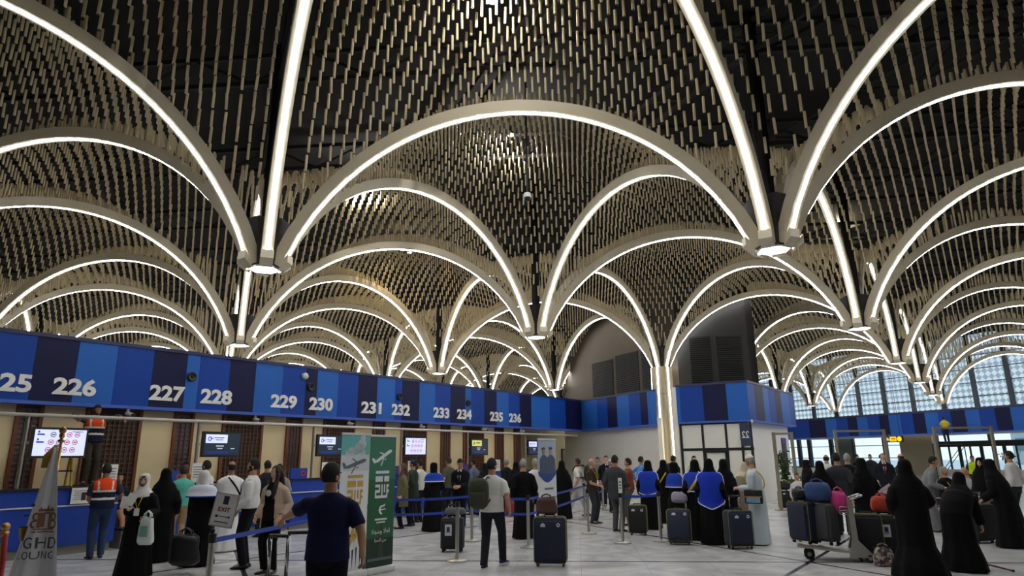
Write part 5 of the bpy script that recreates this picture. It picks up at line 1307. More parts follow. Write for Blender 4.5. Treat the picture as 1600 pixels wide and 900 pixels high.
P('woman veiled in black standing behind the woman with papers, seen from behind', at(244, 878), 330, 1.64, sex='f', wear=[('chador', BK, {'face': False})])
P('man in turquoise t-shirt and tan trousers at desk 227, seen from behind', at(274, 858), 318, 1.68, near=True, hair='brown', hands={-1: (-.22, .25, .95), 1: (.16, .3, 1.0)}, wear=[('polo', '58B0A0', {'sleeve': 's', 'hem': -.06}), ('trousers', 'A88C64')])
q = wp(291, 15.95); P('man in an orange shirt leaning forward over the desk, facing the hall', (q.x, q.y), 150, 1.76, skin='brown', lean=8, hands={1: (.16, .3, 1.0), -1: (-.16, .3, 1.0)}, wear=[('shirt', 'A05A28'), ('trousers', '2A2A2A')])
P('woman in black abaya with blue and white shawl holding a black handbag, seen from behind', at(305, 884), 355, 1.6, sex='f', near=True, hands={-1: (-.16, .02, .70), 1: (.26, .22, 1.0)}, wear=[('abaya', BK, {'spread': 1.1}), ('hijab', 'D6D4D2'), ('stole', 'CDD2DC', {'len': 3, 'arc': (150, 390), 'border': '2A4AA8'})])
q = wp(324, 13.75); P('bearded man in white shirt with folded arms looking across the desks', (q.x, q.y), 285, 1.78, beard='black', hands={1: (-.06, .25, 1.16), -1: (.06, .22, 1.12)}, wear=[('shirt', WH, {'sleeve': 's'}), ('trousers', '2A2A30')])
P('bald man in long white dishdasha with a black shoulder bag, seen from behind', at(350, 862), 312, 1.76, near=True, hairdo='balding', skin='brown', hands={-1: (-.12, .36, 1.12)}, wear=[('dishdasha', 'DCDCDC'), ('strap', '1A1A1A', {'from': -1, 'r': .17})])
P('bearded man in white shirt and black trousers with lanyard, in profile', at(383, 888), 262, 1.8, near=True, beard='black', hands={-1: (-.26, .20, .92), 1: (.2, .24, .86)}, wear=[('shirt', 'DADADA', {'hem': -.0}), ('trousers', '16161C'), ('lanyard', '30343C')])
q = wp(419, 14.05); P('dark-haired man at desk 229 behind the long-haired woman, seen from behind', (q.x, q.y), 310, 1.76, wear=[('shirt', '2A2C34'), ('trousers', '222')] if False else [('shirt', '2A2C34'), ('trousers', '222226')])
q = wp(438, 13.6); P('man in grey shirt half hidden behind the long-haired woman', (q.x, q.y), 325, 1.68, wear=[('shirt', '8A8A88'), ('trousers', '222226')])
wl_, il_ = P('woman with long brown hair, black top and beige cardigan, facing sideways', at(420, 896), 196, 1.68, sex='f', near=True, skin='fair', hair='brown', hairdo='long', turn=22, hands={-1: (-.24, .12, .90), 1: (.22, .14, .88)}, wear=[('shirt', '0E0E10', {'hem': -.1}), ('coat', 'B8A290', {'open': .125, 'hem': -.22}), ('trousers', '0E0E10')])
c_ = il_['pel']+il_['up']*.33+il_['fw']*.165; mb = MB(); mb.ell(c_, (.05, .012, .05), 14, 8); mb.build('flower_print', cloth('C8C6BE'), wl_, True)
np_ = aty(515, 800, 6.35)
P('man in navy polo seen from behind, reaching out to a suitcase handle', (np_.x, np_.y), 352, 1.745, near=True, turn=38, skin='tan', hands={-1: hand_at((np_.x, np_.y), 352, 437, 815, 6.75)[:3] and tuple(v/(1.745/1.75) for v in hand_at((np_.x, np_.y), 352, 441, 812, 6.75)), 1: (.31, .10, .86)}, wear=[('polo', '1C1F3E', {'sleeve': 's', 'hem': -.07}), ('trousers', '12141E')], elbow_out=.5)
# --- behind the banners
P('woman with long auburn hair and olive coat standing beside the green banner', at(627, 826), 255, 1.64, sex='f', skin='fair', hair='auburn', hairdo='long', wear=[('shirt', 'B0A898', {'hem': -.1}), ('coat', '6A6448', {'open': .08, 'hem': -.35}), ('trousers', '141416')])
P('man in blue baseball cap and dark green jacket, in profile', at(643, 822), 282, 1.74, hands={1: (.15, .3, 1.0)}, wear=[('jacket', '2C3A34'), ('trousers', '16181C'), ('cap', '2046A8')])
q = wp(657, 13.3); P('man in white and yellow t-shirt at the desks, seen from behind', (q.x, q.y), 300, 1.74, hands={-1: (-.2, .25, .95)}, wear=[('polo', 'C8C6B8', {'sleeve': 's', 'hem': -.05}), ('trousers', '20222A')])
P('woman in black with a blue shawl round the shoulders near desk 232, seen from behind', at(676, 830), 322, 1.66, sex='f', hands={1: (.26, .26, 1.0)}, wear=[('abaya', BK), ('hijab', BK), ('stole', '2040A0', {'len': 3})])
q = wp(701, 13.6); P('man in olive t-shirt at desk 233 behind the black suit, seen from behind', (q.x, q.y), 312, 1.8, hair='brown', wear=[('polo', '4E5040', {'sleeve': 's'}), ('trousers', '202024')])
P('man in black suit looking down at papers in his hands', at(719, 826), 190, 1.77, near=True, skin='tan', tilt=28, hands={-1: (-.06, .30, 1.02), 1: (.08, .30, 1.02)}, wear=[('jacket', '121318', {'front': 'C8CCD4', 'tie': '1A1C28'}), ('trousers', '121318')])
q = wp(740, 13.5); P('dark-haired man in grey-blue shirt between the black suit and the rucksack man', (q.x, q.y), 300, 1.74, wear=[('shirt', '5A6478'), ('trousers', '202024')])
q = wp(758, 13.0); P('woman in dark headscarf behind the rucksack man', (q.x, q.y), 330, 1.6, sex='f', wear=[('chador', '16181C', {'face': False})])
P('man in white t-shirt and dark trousers walking away with an olive rucksack', at(769, 887), 12, 1.78, near=True, turn=24, feet={-1: (-.09, -.18, 0, -4), 1: (.12, .24, 0.02, 14)}, step=.25, hands={1: (.27, .10, .86), -1: (-.24, .14, .9)}, wear=[('polo', 'D4D3CE', {'sleeve': 's', 'hem': -.06}), ('trousers', '24252A'), ('shoes', '26264A', 'D8D6D0')])
q = wp(791, 13.3); P('grey-haired man in dark jacket at desk 235, half hidden', (q.x, q.y), 312, 1.72, hair='grey', wear=[('jacket', '1A1C20'), ('trousers', '202024')])
q = wp(806, 12.6); P('woman in black headscarf beside the dark jacket man at desk 235', (q.x, q.y), 320, 1.62, sex='f', wear=[('chador', BK, {'face': False})])
P('grey-haired person wrapped in a long black cloak, seen from behind', at(819, 842), 348, 1.74, near=True, hair='grey', wear=[('dishdasha', BK)])
P('fair-haired man in white shirt beside the black cloak, seen from behind', at(838, 830), 350, 1.74, hair='grey', wear=[('shirt', 'D6D6D4'), ('trousers', '1C1C20')])
# --- centre
P('woman in full black chador right of the portrait banner, seen from behind', at(880, 811), 15, 1.66, sex='f', wear=[('chador', BK, {'face': False})])
P('man in white t-shirt and white trousers with a dark rucksack striding away', at(905, 806), 292, 1.76, hair='brown', feet={-1: (-.09, -.30, 0, -4), 1: (.09, .34, 0, 6)}, step=.5, wear=[('polo', 'D0CEC8', {'sleeve': 's'}), ('trousers', 'B8B6B0'), ('shoes', '202022')])
P('bald man in brown polo with a yellow lanyard resting his arm on the belt', at(928, 818), 128, 1.72, near=True, hairdo='balding', hair='grey', hands={-1: (-.24, .20, .98), 1: (.10, .30, .98)}, wear=[('polo', '3A3024', {'sleeve': 's'}), ('trousers', '34363C'), ('lanyard', 'C8B428')])
P('man in dark suit, white shirt and dark tie facing the hall', at(950, 791), 178, 1.8, near=True, hair='brown', skin='fair', wear=[('jacket', '16181E', {'front': 'D8D8D8', 'tie': '22283A'}), ('trousers', '16181E')])
P('man in grey shirt just behind the dark suit and tie', at(936, 786), 200, 1.74, wear=[('shirt', '6A6C70'), ('trousers', '26262C')])
P('elderly man in white skullcap and green jacket beside the grey suit', at(958, 801), 150, 1.68, beard='grey', hair='grey', wear=[('jacket', '26342E'), ('trousers', '24242A'), ('cap', 'D8D8D4', {'peak': False})])
P('man in grey suit standing before the sign strip post, seen from behind', at(966, 831), 40, 1.8, near=True, hands={1: (.16, .28, 1.0)}, wear=[('jacket', '3A3C40'), ('trousers', '4A4B4E')])
P('man in rust-red shirt facing the grey suit', at(986, 821), 285, 1.72, hands={1: (.14, .3, 1.0), -1: (-.14, .3, 1.0)}, wear=[('shirt', '7A4030'), ('trousers', '5A584E')])
P('man in bright blue shirt with hands behind his back, in profile by the column', at(1006, 797), 78, 1.76, skin='brown', hands={1: (.12, -.20, .95), -1: (-.12, -.20, .95)}, wear=[('shirt', '4A7CC0'), ('trousers', '1A1C24')])
P('woman in black with a bright blue cape by the column foot, seen from behind', at(1018, 827), 25, 1.66, sex='f', near=True, wear=[('chador', BK, {'face': False}), ('stole', '2440B0', {'len': 6, 'arc': (185, 345), 'point': .1})])
P('woman in black with a yellow strap over the shoulder by the column', at(1042, 817), 12, 1.66, sex='f', near=True, wear=[('chador', BK, {'face': False}), ('strap', 'C8B428', {'from': 1, 'r': .21})])
P('woman in black headscarf with blue shawl in profile behind the tilted suitcase', at(1060, 836), 80, 1.62, sex='f', near=True, hands={1: (.12, .28, .95)}, wear=[('abaya', BK), ('hijab', BK), ('stole', '2440A8', {'len': 4, 'arc': (130, 410)})])
P('guard in black uniform with a rucksack standing before the lit column', at(1058, 800), 60, 1.78, wear=[('jacket', '14161A'), ('trousers', '14161A')])
P('man in pale shirt standing by the glazed kiosk door, facing the hall', at(1090, 790), 172, 1.76, hands={-1: (-.12, .26, 1.0)}, skin='fair', wear=[('shirt', 'C0BCB4'), ('trousers', '3A3A40')])
P('woman in black with blue shawl and a broad yellow strap, seen from behind', at(1094, 843), 8, 1.68, sex='f', near=True, wear=[('chador', BK, {'face': False}), ('stole', '2440B0', {'len': 5, 'arc': (180, 300)}), ('strap', 'D8B828', {'from': 1, 'r': .225, 'w': .035})])
P('woman in black with a large blue white-edged cape, seen from behind', at(1117, 850), 22, 1.70, sex='f', near=True, wear=[('chador', BK, {'face': False, 'spread': 1.0}), ('stole', '2038B0', {'len': 7, 'arc': (195, 355), 'point': .18})])
P('woman in plain black chador next to the large blue cape', at(1140, 838), 38, 1.68, sex='f', near=True, wear=[('chador', BK, {'face': False})])
P('old man in pale blue dishdasha and white skullcap with a yellow bag strap', at(1190, 851), 302, 1.78, near=True, hairdo='balding', hair='grey', beard='grey', lean=5, tilt=8, hands={-1: (-.15, .30, 1.05), 1: (.10, .33, 1.05)}, wear=[('dishdasha', 'C2CED4'), ('cap', 'DAD9D4', {'peak': False}), ('strap', 'D0B83C', {'from': -1, 'r': .175})])
P('person in a beige headscarf bending towards the man in pale blue', at(1163, 834), 70, 1.62, sex='f', lean=14, tilt=14, hands={1: (.1, .32, .95), -1: (-.1, .32, .95)}, wear=[('abaya', '8A8070'), ('hijab', 'C8BCA4')])
# --- towards the windows
sr = G(1503, 820); SEAT = [(sr.x+math.cos(-R(172))*x-math.sin(-R(172))*.04, sr.y+math.sin(-R(172))*x+math.cos(-R(172))*.04) for x in (.28, -.28)]
P('person in pale hooded top sitting by the plant', at(1252, 803), 200, 1.5, sit=.42, sex='f', hair='brown', wear=[('shirt', 'C4C0BC'), ('trousers', '1A1C22')])
P('woman in black headscarf with a yellow tag beyond the trolley', at(1270, 812), 110, 1.62, sex='f', wear=[('chador', '120E10'), ('lanyard', 'C8B428')])
P('woman in black chador right behind the trolley bags, seen from behind', at(1294, 838), 20, 1.62, sex='f', wear=[('chador', BK, {'face': False})])
P('bald man in white shirt beyond the grey suit near the windows', at(1302, 806), 25, 1.76, hairdo='balding', skin='tan', wear=[('shirt', 'D0CECA'), ('trousers', '2A2A30')])
P('broad man in dark grey suit above the trolley, seen from behind', at(1322, 836), 32, 1.8, near=True, wear=[('jacket', '34363A'), ('trousers', '2E3034')])
P('man in black jacket behind the dark grey suit', at(1337, 818), 40, 1.78, hair='grey', wear=[('jacket', '15161A'), ('trousers', '15161A')])
P('woman in black chador between the trolley and the seats, seen from behind', at(1362, 848), 350, 1.68, sex='f', near=True, wear=[('chador', BK, {'face': False})])
P('man in dark suit with red tie walking by the windows', at(1391, 795), 205, 1.78, skin='fair', hair='grey', wear=[('jacket', '1A1D24', {'front': 'C8CCD2', 'tie': '5A2026'}), ('trousers', '1A1D24')])
P('stout man in dark shirt standing beyond the grey seats, seen from behind', at(1421, 806), 340, 1.76, hairdo='balding', wear=[('shirt', '2C2E36', {'sleeve': 's'}), ('trousers', '26282E')])
P('woman in a wide black chador standing by the navy suitcase', at(1440, 903), 28, 1.68, sex='f', near=True, hands={1: (.22, .32, 1.02), -1: (-.24, .1, .9)}, lean=4, wear=[('chador', BK, {'face': False, 'spread': 1.35})])
P('woman in black chador bending low with a walking stick beside the wide chador', at(1508, 893), 52, 1.6, sex='f', near=True, lean=42, hands={-1: (-.2, .5, .62), 1: (.2, .45, .7)}, wear=[('chador', BK, {'face': False, 'spread': 1.2})])
P('man in grey robe and checked scarf bending forward', at(1458, 830), 120, 1.74, lean=22, hands={1: (.18, .35, .95), -1: (-.18, .35, .95)}, wear=[('dishdasha', '7A7C7E')])
P('man with glasses in black jacket and badge, seated behind the navy case', SEAT[0], 172, 1.74, near=True, sit=.51, hair='grey', beard='grey', hands={-1: (-.1, .3, .70), 1: (.1, .3, .70)}, elbow_out=.05, wear=[('jacket', '101114'), ('trousers', '202226'), ('lanyard', 'C8B428')])
P('bald old man in pale shirt seated beside the black jacket', SEAT[1], 172, 1.7, sit=.51, hairdo='balding', hair='grey', hands={-1: (-.1, .3, .70), 1: (.1, .3, .70)}, elbow_out=.05, wear=[('shirt', 'B4B8BA'), ('trousers', '5A5C5E')])
P('woman in black chador with a pale face turned sideways near the doors', at(1553, 838), 245, 1.66, sex='f', skin='fair', near=True, wear=[('chador', BK)])
P('woman in black chador bending at the picture edge, seen from behind', at(1584, 856), 330, 1.66, sex='f', near=True, lean=16, hands={-1: (-.2, .3, .9), 1: (.2, .3, .9)}, wear=[('chador', BK, {'face': False})])
P('man in white shirt behind the bending chador', at(1598, 824), 330, 1.8, skin='tan', wear=[('shirt', 'CCCAC6'), ('trousers', '2A2A30')])
P('attendant in bright yellow vest by the glass doors', at(1530, 778), 200, 1.66, skin='brown', wear=[('shirt', '3A3C3E', {'sleeve': 's'}), ('vest', 'B8D028', {'sleeve': 'n'}), ('trousers', '2A2C30')])
gl = aty(1481, 693, 42.5)
P('worker in yellow vest standing on a raised platform before the far fascia', (gl.x, gl.y), 20, 1.74, skin='brown', z0=gl.z, wear=[('shirt', 'A8A890', {'sleeve': 's'}), ('vest', 'D8C828', {'sleeve': 'n'}), ('trousers', '222C48')])
e = empty('work_platform', (gl.x, gl.y, 0), R(-20), 'dark scaffold platform carrying the yellow-vested worker', 'scaffold')
mb = MB(); mb.box((0, 0, gl.z-.035), (1.6, 1.0, .05)); mb.build('deck', M_FRAME, e)
for x in (-.75, .75):
    for y in (-.45, .45): mb = MB(); mb.tube([(x, y, 0), (x, y, gl.z-.06)], .03, 8); mb.build('leg', M_DARKSTEEL, e)
mb = MB(); mb.tube([(-.75, -.45, .2), (.75, -.45, gl.z-.2)], .02, 6); mb.tube([(-.75, .45, .2), (.75, .45, gl.z-.2)], .02, 6); mb.build('brace', M_DARKSTEEL, e)
for x, y, fc_, lab, c in ((1288, 764, 160, 'person in blue-grey sitting before the bright window', '4A5A6A'), (1346, 766, 150, 'person in black by the window post', '1A1C20'), (1367, 768, 200, 'person in dark clothes by the window, beside the one in black', '24282C'), (1386, 774, 110, 'tall person in black walking past the windows', '101216')):
    P(lab, at(x, y), fc_, 1.74, wear=[('jacket', c), ('trousers', c)], sit=.45 if 'sitting' in lab else None)
# ================================================================== LUGGAGE, BAGS, TROLLEY, SEATS, PORTALS, PLANTS
M_CASE = mat('case_navy', '171F36', .75, var=.1, scale=30, bump=.1); M_CASEB = mat('case_black', '101114', .75, var=.1, scale=30, bump=.1); M_PIPE = mat('piping_yellow', '7E7A30', .6); M_CASEG = mat('case_grey', '3E3D40', .75, var=.1, scale=30)
M_STICK = mat('sticker', 'C8CCD2', .5)
def suitcase(pos, face, label, w_=.46, d=.27, h=.66, m=None, pipe=M_PIPE, handle=0.0, tilt=0.0, tag_=False, stickers=True, z0=0.0, group='wheeled suitcases'):
    m = m or M_CASE
    e = empty('suitcase', (pos[0], pos[1], z0), -R(face), label, 'suitcase', group)
    e.rotation_euler = (R(tilt), 0, -R(face))
    zb = .055; r = .05
    mb = MB(); mb.rbox((0, 0, zb+h/2), (w_, d, h), r, n=5, rz=.035); mb.build('body', m, e, auto=50)
    mb = MB(); mb.rbox((0, -d/2-.012, zb+h*.5), (w_*.86, .035, h*.86), .015, n=3, rz=.02); mb.build('front_pocket', m, e, auto=50)
    if pipe is not None:
        mb = MB()
        for y in (-d/2+.02, d/2-.02):
            P = []; rr = .05
            for cx_, cz_, a0 in ((w_/2-rr, zb+h-rr, 0), (-w_/2+rr, zb+h-rr, 90), (-w_/2+rr, zb+rr, 180), (w_/2-rr, zb+rr, 270)):
                for k in range(4): a = R(a0+30*k); P.append((cx_+(rr+.004)*math.cos(a), y, cz_+(rr+.004)*math.sin(a)))
            P.append(P[0]); mb.tube(P, .006, 5, cap=False)
        mb.build('piping', pipe, e, True)
    mb = MB(); mb.tube([(-.09, 0, zb+h-.005), (-.08, 0, zb+h+.035), (.08, 0, zb+h+.035), (.09, 0, zb+h-.005)], .012, 6); mb.build('top_handle', M_BLACK, e, True)
    if handle:
        mb = MB()
        for x in (-.10, .10): mb.tube([(x, d/2-.05, zb+h-.02), (x, d/2-.05, zb+h+handle)], .011, 8)
        mb.build('telescopic_handle', M_CHROME, e, True)
        mb = MB(); mb.tube([(-.115, d/2-.05, zb+h+handle), (.115, d/2-.05, zb+h+handle)], .018, 8); mb.build('grip', M_BLACK, e, True)
    for x in (-w_/2+.05, w_/2-.05):
        for y in (-d/2+.05, d/2-.05):
            mb = MB(); M = Matrix.Translation((x, y, .03)) @ Matrix.Rotation(R(90), 4, 'Y')
            mb.loft([[M @ Vector((.03*math.cos(a), .03*math.sin(a), z)) for a in np.linspace(0, 2*math.pi, 12, endpoint=False)] for z in (-.014, .014)]); mb.box((x, y, .052), (.03, .03, .02)); mb.build('wheel', M_RUBBER, e, auto=40)
    if stickers:
        mb = MB(); yf = -d/2-.032
        mb.loft([[(w_*.28+.03*math.cos(a), y, zb+h*.84+.03*math.sin(a)) for a in np.linspace(0, 2*math.pi, 16, endpoint=False)] for y in (yf, yf+.004)]); mb.build('round_sticker', M_STICK, e)
        mb = MB(); poly2(mb, [(-w_*.2-.04, zb+h*.80), (-w_*.2+.04, zb+h*.80), (-w_*.2+.035, zb+h*.86), (-w_*.2, zb+h*.885), (-w_*.2-.035, zb+h*.86)], yf); mb.build('sticker', M_STICK, e)
        mb = MB(); mb.loft([[(w_*.28+.014*math.cos(a), y, zb+h*.84+.014*math.sin(a)) for a in np.linspace(0, 2*math.pi, 12, endpoint=False)] for y in (yf-.002, yf)]); mb.build('sticker_print', M_CASEB, e)
    if tag_:
        mb = MB(); mb.box((-w_*.12, -d/2-.034, zb+h*.62), (.13, .004, .2)); mb.build('paper_tag', M_STICK, e); mb = MB(); mb.box((-w_*.12, -d/2-.038, zb+h*.65), (.06, .003, .08)); mb.box((-w_*.12, -d/2-.038, zb+h*.56), (.09, .003, .012)); mb.build('tag_print', mat('ink_navy', '27304E', .5), e)
    return e
def soft_bag(name, pos, face, size, m, label, cat, z0=0.0, handles=True, sag=.12, hm=None, group=None, strap=None, squash=2.6):
    e = empty(name, (pos[0], pos[1], z0), -R(face), label, cat, group)
    W_, D_, H_ = size; rings = []; n = 28
    for q in np.linspace(0, 1, 11):
        f = (1-abs(2*q-1)**squash)**.5 if 0 < q < 1 else .18; f = max(f, .35 if q < .1 else .25); top = 1-sag*q
        ring = []
        for k in range(n):
            a = 2*math.pi*k/n; c, s_ = math.cos(a), math.sin(a); p = 3.2; rr_ = 1/((abs(c)**p+abs(s_)**p)**(1/p)); wob = 1+.03*math.sin(3*a+q*5)+.02*math.sin(7*a-q*9)
            ring.append((W_/2*c*rr_*f**.35*top*wob, D_/2*s_*rr_*f**.5*top*wob, .004+q*H_*(1+.03*math.sin(2*a))))
        rings.append(ring)
    mb = MB(); mb.loft(rings); mb.build('body', m, e, True)
    if handles:
        for y in (-D_*.18, D_*.18):
            mb = MB(); mb.tube([(-W_*.22, y, H_*.86), (-W_*.18, y*.6, H_*1.12), (0, y*.4, H_*1.22), (W_*.18, y*.6, H_*1.12), (W_*.22, y, H_*.86)], .012, 6); mb.build('handle', hm or m, e, True)
    mb = MB(); mb.tube([(-W_*.42, 0, H_*.97), (-W_*.2, 0, H_*1.0), (W_*.2, 0, H_*1.0), (W_*.42, 0, H_*.97)], .008, 5); mb.build('zip', M_BLACK, e, True)
    return e
# centre
suitcase(at(861, 884), 8, 'navy suitcase with yellow piping and a brown bag on top, standing alone in the middle', .52, .30, .70)
soft_bag('handbag', at(856, 884), 6, (.38, .18, .26), mat('bag_brown', '4E302A', .6, var=.12), 'brown soft bag lying on top of the navy suitcase', 'bag', .802, squash=7, sag=.22)
suitcase(at(707, 862), 6, 'black suitcase with a paper tag between the barrier posts', .43, .28, .56, M_CASEB, None, .22, 0, True, False)
soft_bag('travel_pillow', (at(709, 862)[0]+.02, at(709, 862)[1]), 0, (.42, .2, .13), mat('bag_grey', '5A5C60', .8), 'grey soft roll lying on the tagged black suitcase', 'bag', .662, handles=False)
suitcase(at(1157, 857), -6, 'upright navy suitcase with raised chrome handle beside the man in pale blue', .47, .28, .63, M_CASE, M_PIPE, .26)
suitcase(at(1063, 851), 14, 'tilted navy suitcase pulled by the woman in profile with blue shawl', .46, .28, .60, M_CASE, M_PIPE, 0, -14)
soft_bag('carry_bag', at(1066, 843), 14, (.36, .22, .22), mat('bag_lilac', '9C94A8', .7, var=.25, scale=12), 'pale lilac bag resting on the tilted navy suitcase', 'bag', .74, handles=False)
suitcase(at(998, 836), 16, 'dark suitcase standing between the grey suit and the blue cape', .40, .26, .58, M_CASEB, M_PIPE, 0)
suitcase(at(1229, 796), 0, 'small dark suitcase by the potted tree', .42, .26, .52, M_CASEB, None, 0, 0, False, True)
suitcase(at(800, 806), 0, 'red suitcase by the desks behind the black cloak', .42, .26, .58, mat('case_red', '8E1E26', .6), None, 0, 0, False, False)
soft_bag('carry_bag', at(1229, 796), 20, (.40, .24, .26), mat('bag_black', '0E0E10', .5), 'black bag with yellow handles on the small suitcase by the plant', 'bag', .61, hm=mat('strap_yellow', 'C8B030', .6))
# foreground by the navy polo man
q1 = aty(426, 880, 7.0); suitcase((q1.x, q1.y), 20, 'black suitcase whose handle the navy polo man holds', .40, .25, .52, M_CASEB, None, .40, 0, False, False)
q2 = aty(463, 880, 6.9); suitcase((q2.x, q2.y), -4, 'black case with two raised silver bars beside the navy polo man', .38, .24, .42, M_CASEB, None, .54, 0, False, False)
q3 = aty(520, 900, 7.8)
soft_bag('handbag', (at(297, 893)[0]-.02, at(297, 893)[1]-.22), 8, (.50, .22, .46), mat('bag_black', '0E0E10', .5, var=.1), 'large black handbag hanging from the hand of the woman with blue and white shawl', 'bag', .12, sag=.16, squash=8)
# plastic bags
M_PLASTIC = mat('plastic_white', 'CFD6D2', .5, var=.12, scale=8); M_PLASTICG = mat('plastic_print', '6E9C90', .5, var=.3, scale=10)
soft_bag('plastic_bag', (at(207, 902)[0]+.30, at(207, 902)[1]-.33), 10, (.27, .14, .40), M_PLASTIC, 'white plastic bag with pale green print held by the woman with papers', 'bag', .50, sag=.35, squash=6)
mb = MB(); bg0 = bpy.data.objects['plastic_bag']; mb.box((0, -.068, .2), (.13, .012, .15)); o = mb.build('print', M_PLASTICG, bg0)
soft_bag('plastic_bag', (at(757, 872)[0], at(757, 872)[1]), 0, (.26, .14, .36), M_PLASTIC, 'white plastic bag hanging beside the leg of the rucksack man', 'bag', .48, sag=.4, squash=6)
# papers in the walking woman's hand
wpos_ = at(207, 902); e = empty('paper_sheets', (wpos_[0]-.0+.06, wpos_[1]-.42, 1.16), R(10), 'white papers held up by the walking woman in white headscarf', 'papers')
for k, (dx, dz, a) in enumerate(((0, 0, 25), (-.07, -.05, 8))):
    mb = MB(); mb.box((dx, .01*k, dz), (.13, .004, .17), 0, 0, Matrix.Rotation(R(a), 4, 'Y')); mb.build('sheet', M_PAPER, e)
# rucksacks
def rucksack(pos, face, label, m, z=.95, w_=.33, h=.48, d=.18, back=.15, lean=0):
    back += .06
    e = empty('rucksack', (pos[0], pos[1], z), -R(face), label, 'rucksack', 'rucksacks on backs')
    rings = []; n = 24; y0 = -back-d/2
    for q in np.linspace(0, 1, 10):
        f = (1-abs(2*q-1)**3.2)**.4 if 0 < q < 1 else .3
        rings.append([(w_/2*f**.6*math.copysign(abs(math.cos(a))**.7, math.cos(a)), y0-lean*q+d/2*f*math.copysign(abs(math.sin(a))**.8, math.sin(a)), q*h) for a in np.linspace(0, 2*math.pi, n, endpoint=False)])
    mb = MB(); mb.loft(rings); mb.build('body', m, e, True)
    mb = MB(); mb.rbox((0, y0-d/2-.005, h*.33), (w_*.7, .06, h*.42), .03, n=4); mb.build('pocket', m, e, auto=50)
    for x in (-.09, .09):
        mb = MB(); mb.tube([(x, y0+d*.45, h*.9), (x*1.15, y0+d*.5+.06, h*1.02), (x*1.25, y0+d+.16, h*.98), (x*1.35, y0+d+.24, h*.7), (x*1.5, y0+d+.17, h*.38), (x*1.5, y0+d*.5, h*.2)], .018, 6, flat=.6); mb.build('strap', m, e, True)
    mb = MB(); mb.tube([(-.03, y0, h*.98), (-.03, y0, h*1.06), (.03, y0, h*1.06), (.03, y0, h*.98)], .008, 6); mb.build('handle', M_BLACK, e, True)
rp_ = at(769, 887); rucksack((rp_[0]-.14, rp_[1]-.02), 12, 'olive green rucksack hanging from the shoulder of the man in white t-shirt', mat('rucksack_olive', '34382A', .85, var=.12), .92)
rp_ = at(905, 806); rucksack(rp_, 292, 'dark grey rucksack on the back of the man in white trousers', mat('rucksack_grey', '2A2826', .85, var=.1), .98)
rp_ = at(1058, 800); rucksack(rp_, 60, 'black rucksack on the back of the guard by the column', mat('rucksack_black', '16161A', .85, var=.1), .98)
# shoulder bags
def shoulder_bag(pos, face, off, label, m, z, picture=False):
    e = empty('shoulder_bag', (pos[0], pos[1], z), -R(face), label, 'bag')
    mb = MB(); mb.rbox((off[0], off[1], 0), (.12, .34, .26), .04, n=4); mb.build('body', m, e, auto=50)
    sx_ = math.copysign(1, off[0]); mb = MB(); mb.rbox((off[0]+sx_*.065, off[1], .06), (.02, .33, .13), .01, n=3); mb.build('flap', m, e, auto=50)
    if picture:
        mb = MB(); mb.box((off[0]+sx_*.070, off[1], -.055), (.012, .26, .10)); mb.build('picture', mat('bag_picture', '7EA0C0', .5, var=.3, scale=14), e)
        mb = MB(); mb.box((off[0]+sx_*.078, off[1], .005), (.006, .33, .018)); mb.build('piping', mat('bag_amber', 'B08A30', .5), e)
rb = at(1190, 851); shoulder_bag(rb, 302, (-.36, -.02), 'black shoulder bag with a blue picture at the hip of the man in pale blue', mat('bag_black', '0E0E10', .5), .92, True)
rb = at(350, 862); shoulder_bag(rb, 312, (.345, .02), 'small black shoulder bag on the white dishdasha', mat('bag_black', '0E0E10', .5), .98)
# luggage trolley: built along +x, pushed from the handle end
T0 = at(1300, 874); tr_rot = R(-22)
e = empty('luggage_trolley', (T0[0], T0[1], 0), tr_rot, 'grey steel luggage trolley loaded with suitcases and bags', 'trolley')
M_TROL = mat('trolley_grey', '9A9890', .4, .5, var=.05)
Mx = lambda x, y, z: (x, y, z)
mb = MB(); mb.loft([[(-.52, -.22, .20), (-.52, .22, .20), (-.52, .22, .235), (-.52, -.22, .235)], [(.36, -.27, .13), (.36, .27, .13), (.36, .27, .165), (.36, -.27, .165)]]); mb.build('platform', M_TROL, e)
for y in (-.24, .24):
    mb = MB(); mb.loft([[(.26, y-.025, .08), (.26, y+.025, .08), (.62, y+.025, .08), (.62, y-.025, .08)], [(.28, y-.025, .16), (.28, y+.025, .16), (.60, y+.025, .14), (.60, y-.025, .14)], [(.33, y-.025, .34), (.33, y+.025, .34), (.42, y+.025, .34), (.42, y-.025, .34)], [(.33, y-.025, .98), (.33, y+.025, .98), (.40, y+.025, .98), (.40, y-.025, .98)]]); mb.build('side_frame', M_TROL, e)
mb = MB(); mb.box((.36, 0, .60), (.02, .46, .34)); mb.build('back_panel', mat('trolley_panel', '6A6860', .5, .4), e)
mb = MB(); mb.tube([(.38, -.27, .98), (.50, -.27, 1.03), (.56, -.2, 1.04), (.56, .2, 1.04), (.50, .27, 1.03), (.38, .27, .98)], .018, 8); mb.build('handle', M_CHROME, e, True)
mb = MB()
for z in (.74, .80, .86): mb.tube([(.20, -.2, z), (.20, .2, z)], .006, 5); mb.tube([(.20, -.2, z), (.37, -.2, z)], .006, 5); mb.tube([(.20, .2, z), (.37, .2, z)], .006, 5)
for y in (-.2, -.1, 0, .1, .2): mb.tube([(.20, y, .74), (.20, y, .86)], .006, 5)
mb.build('basket', M_CHROME, e)
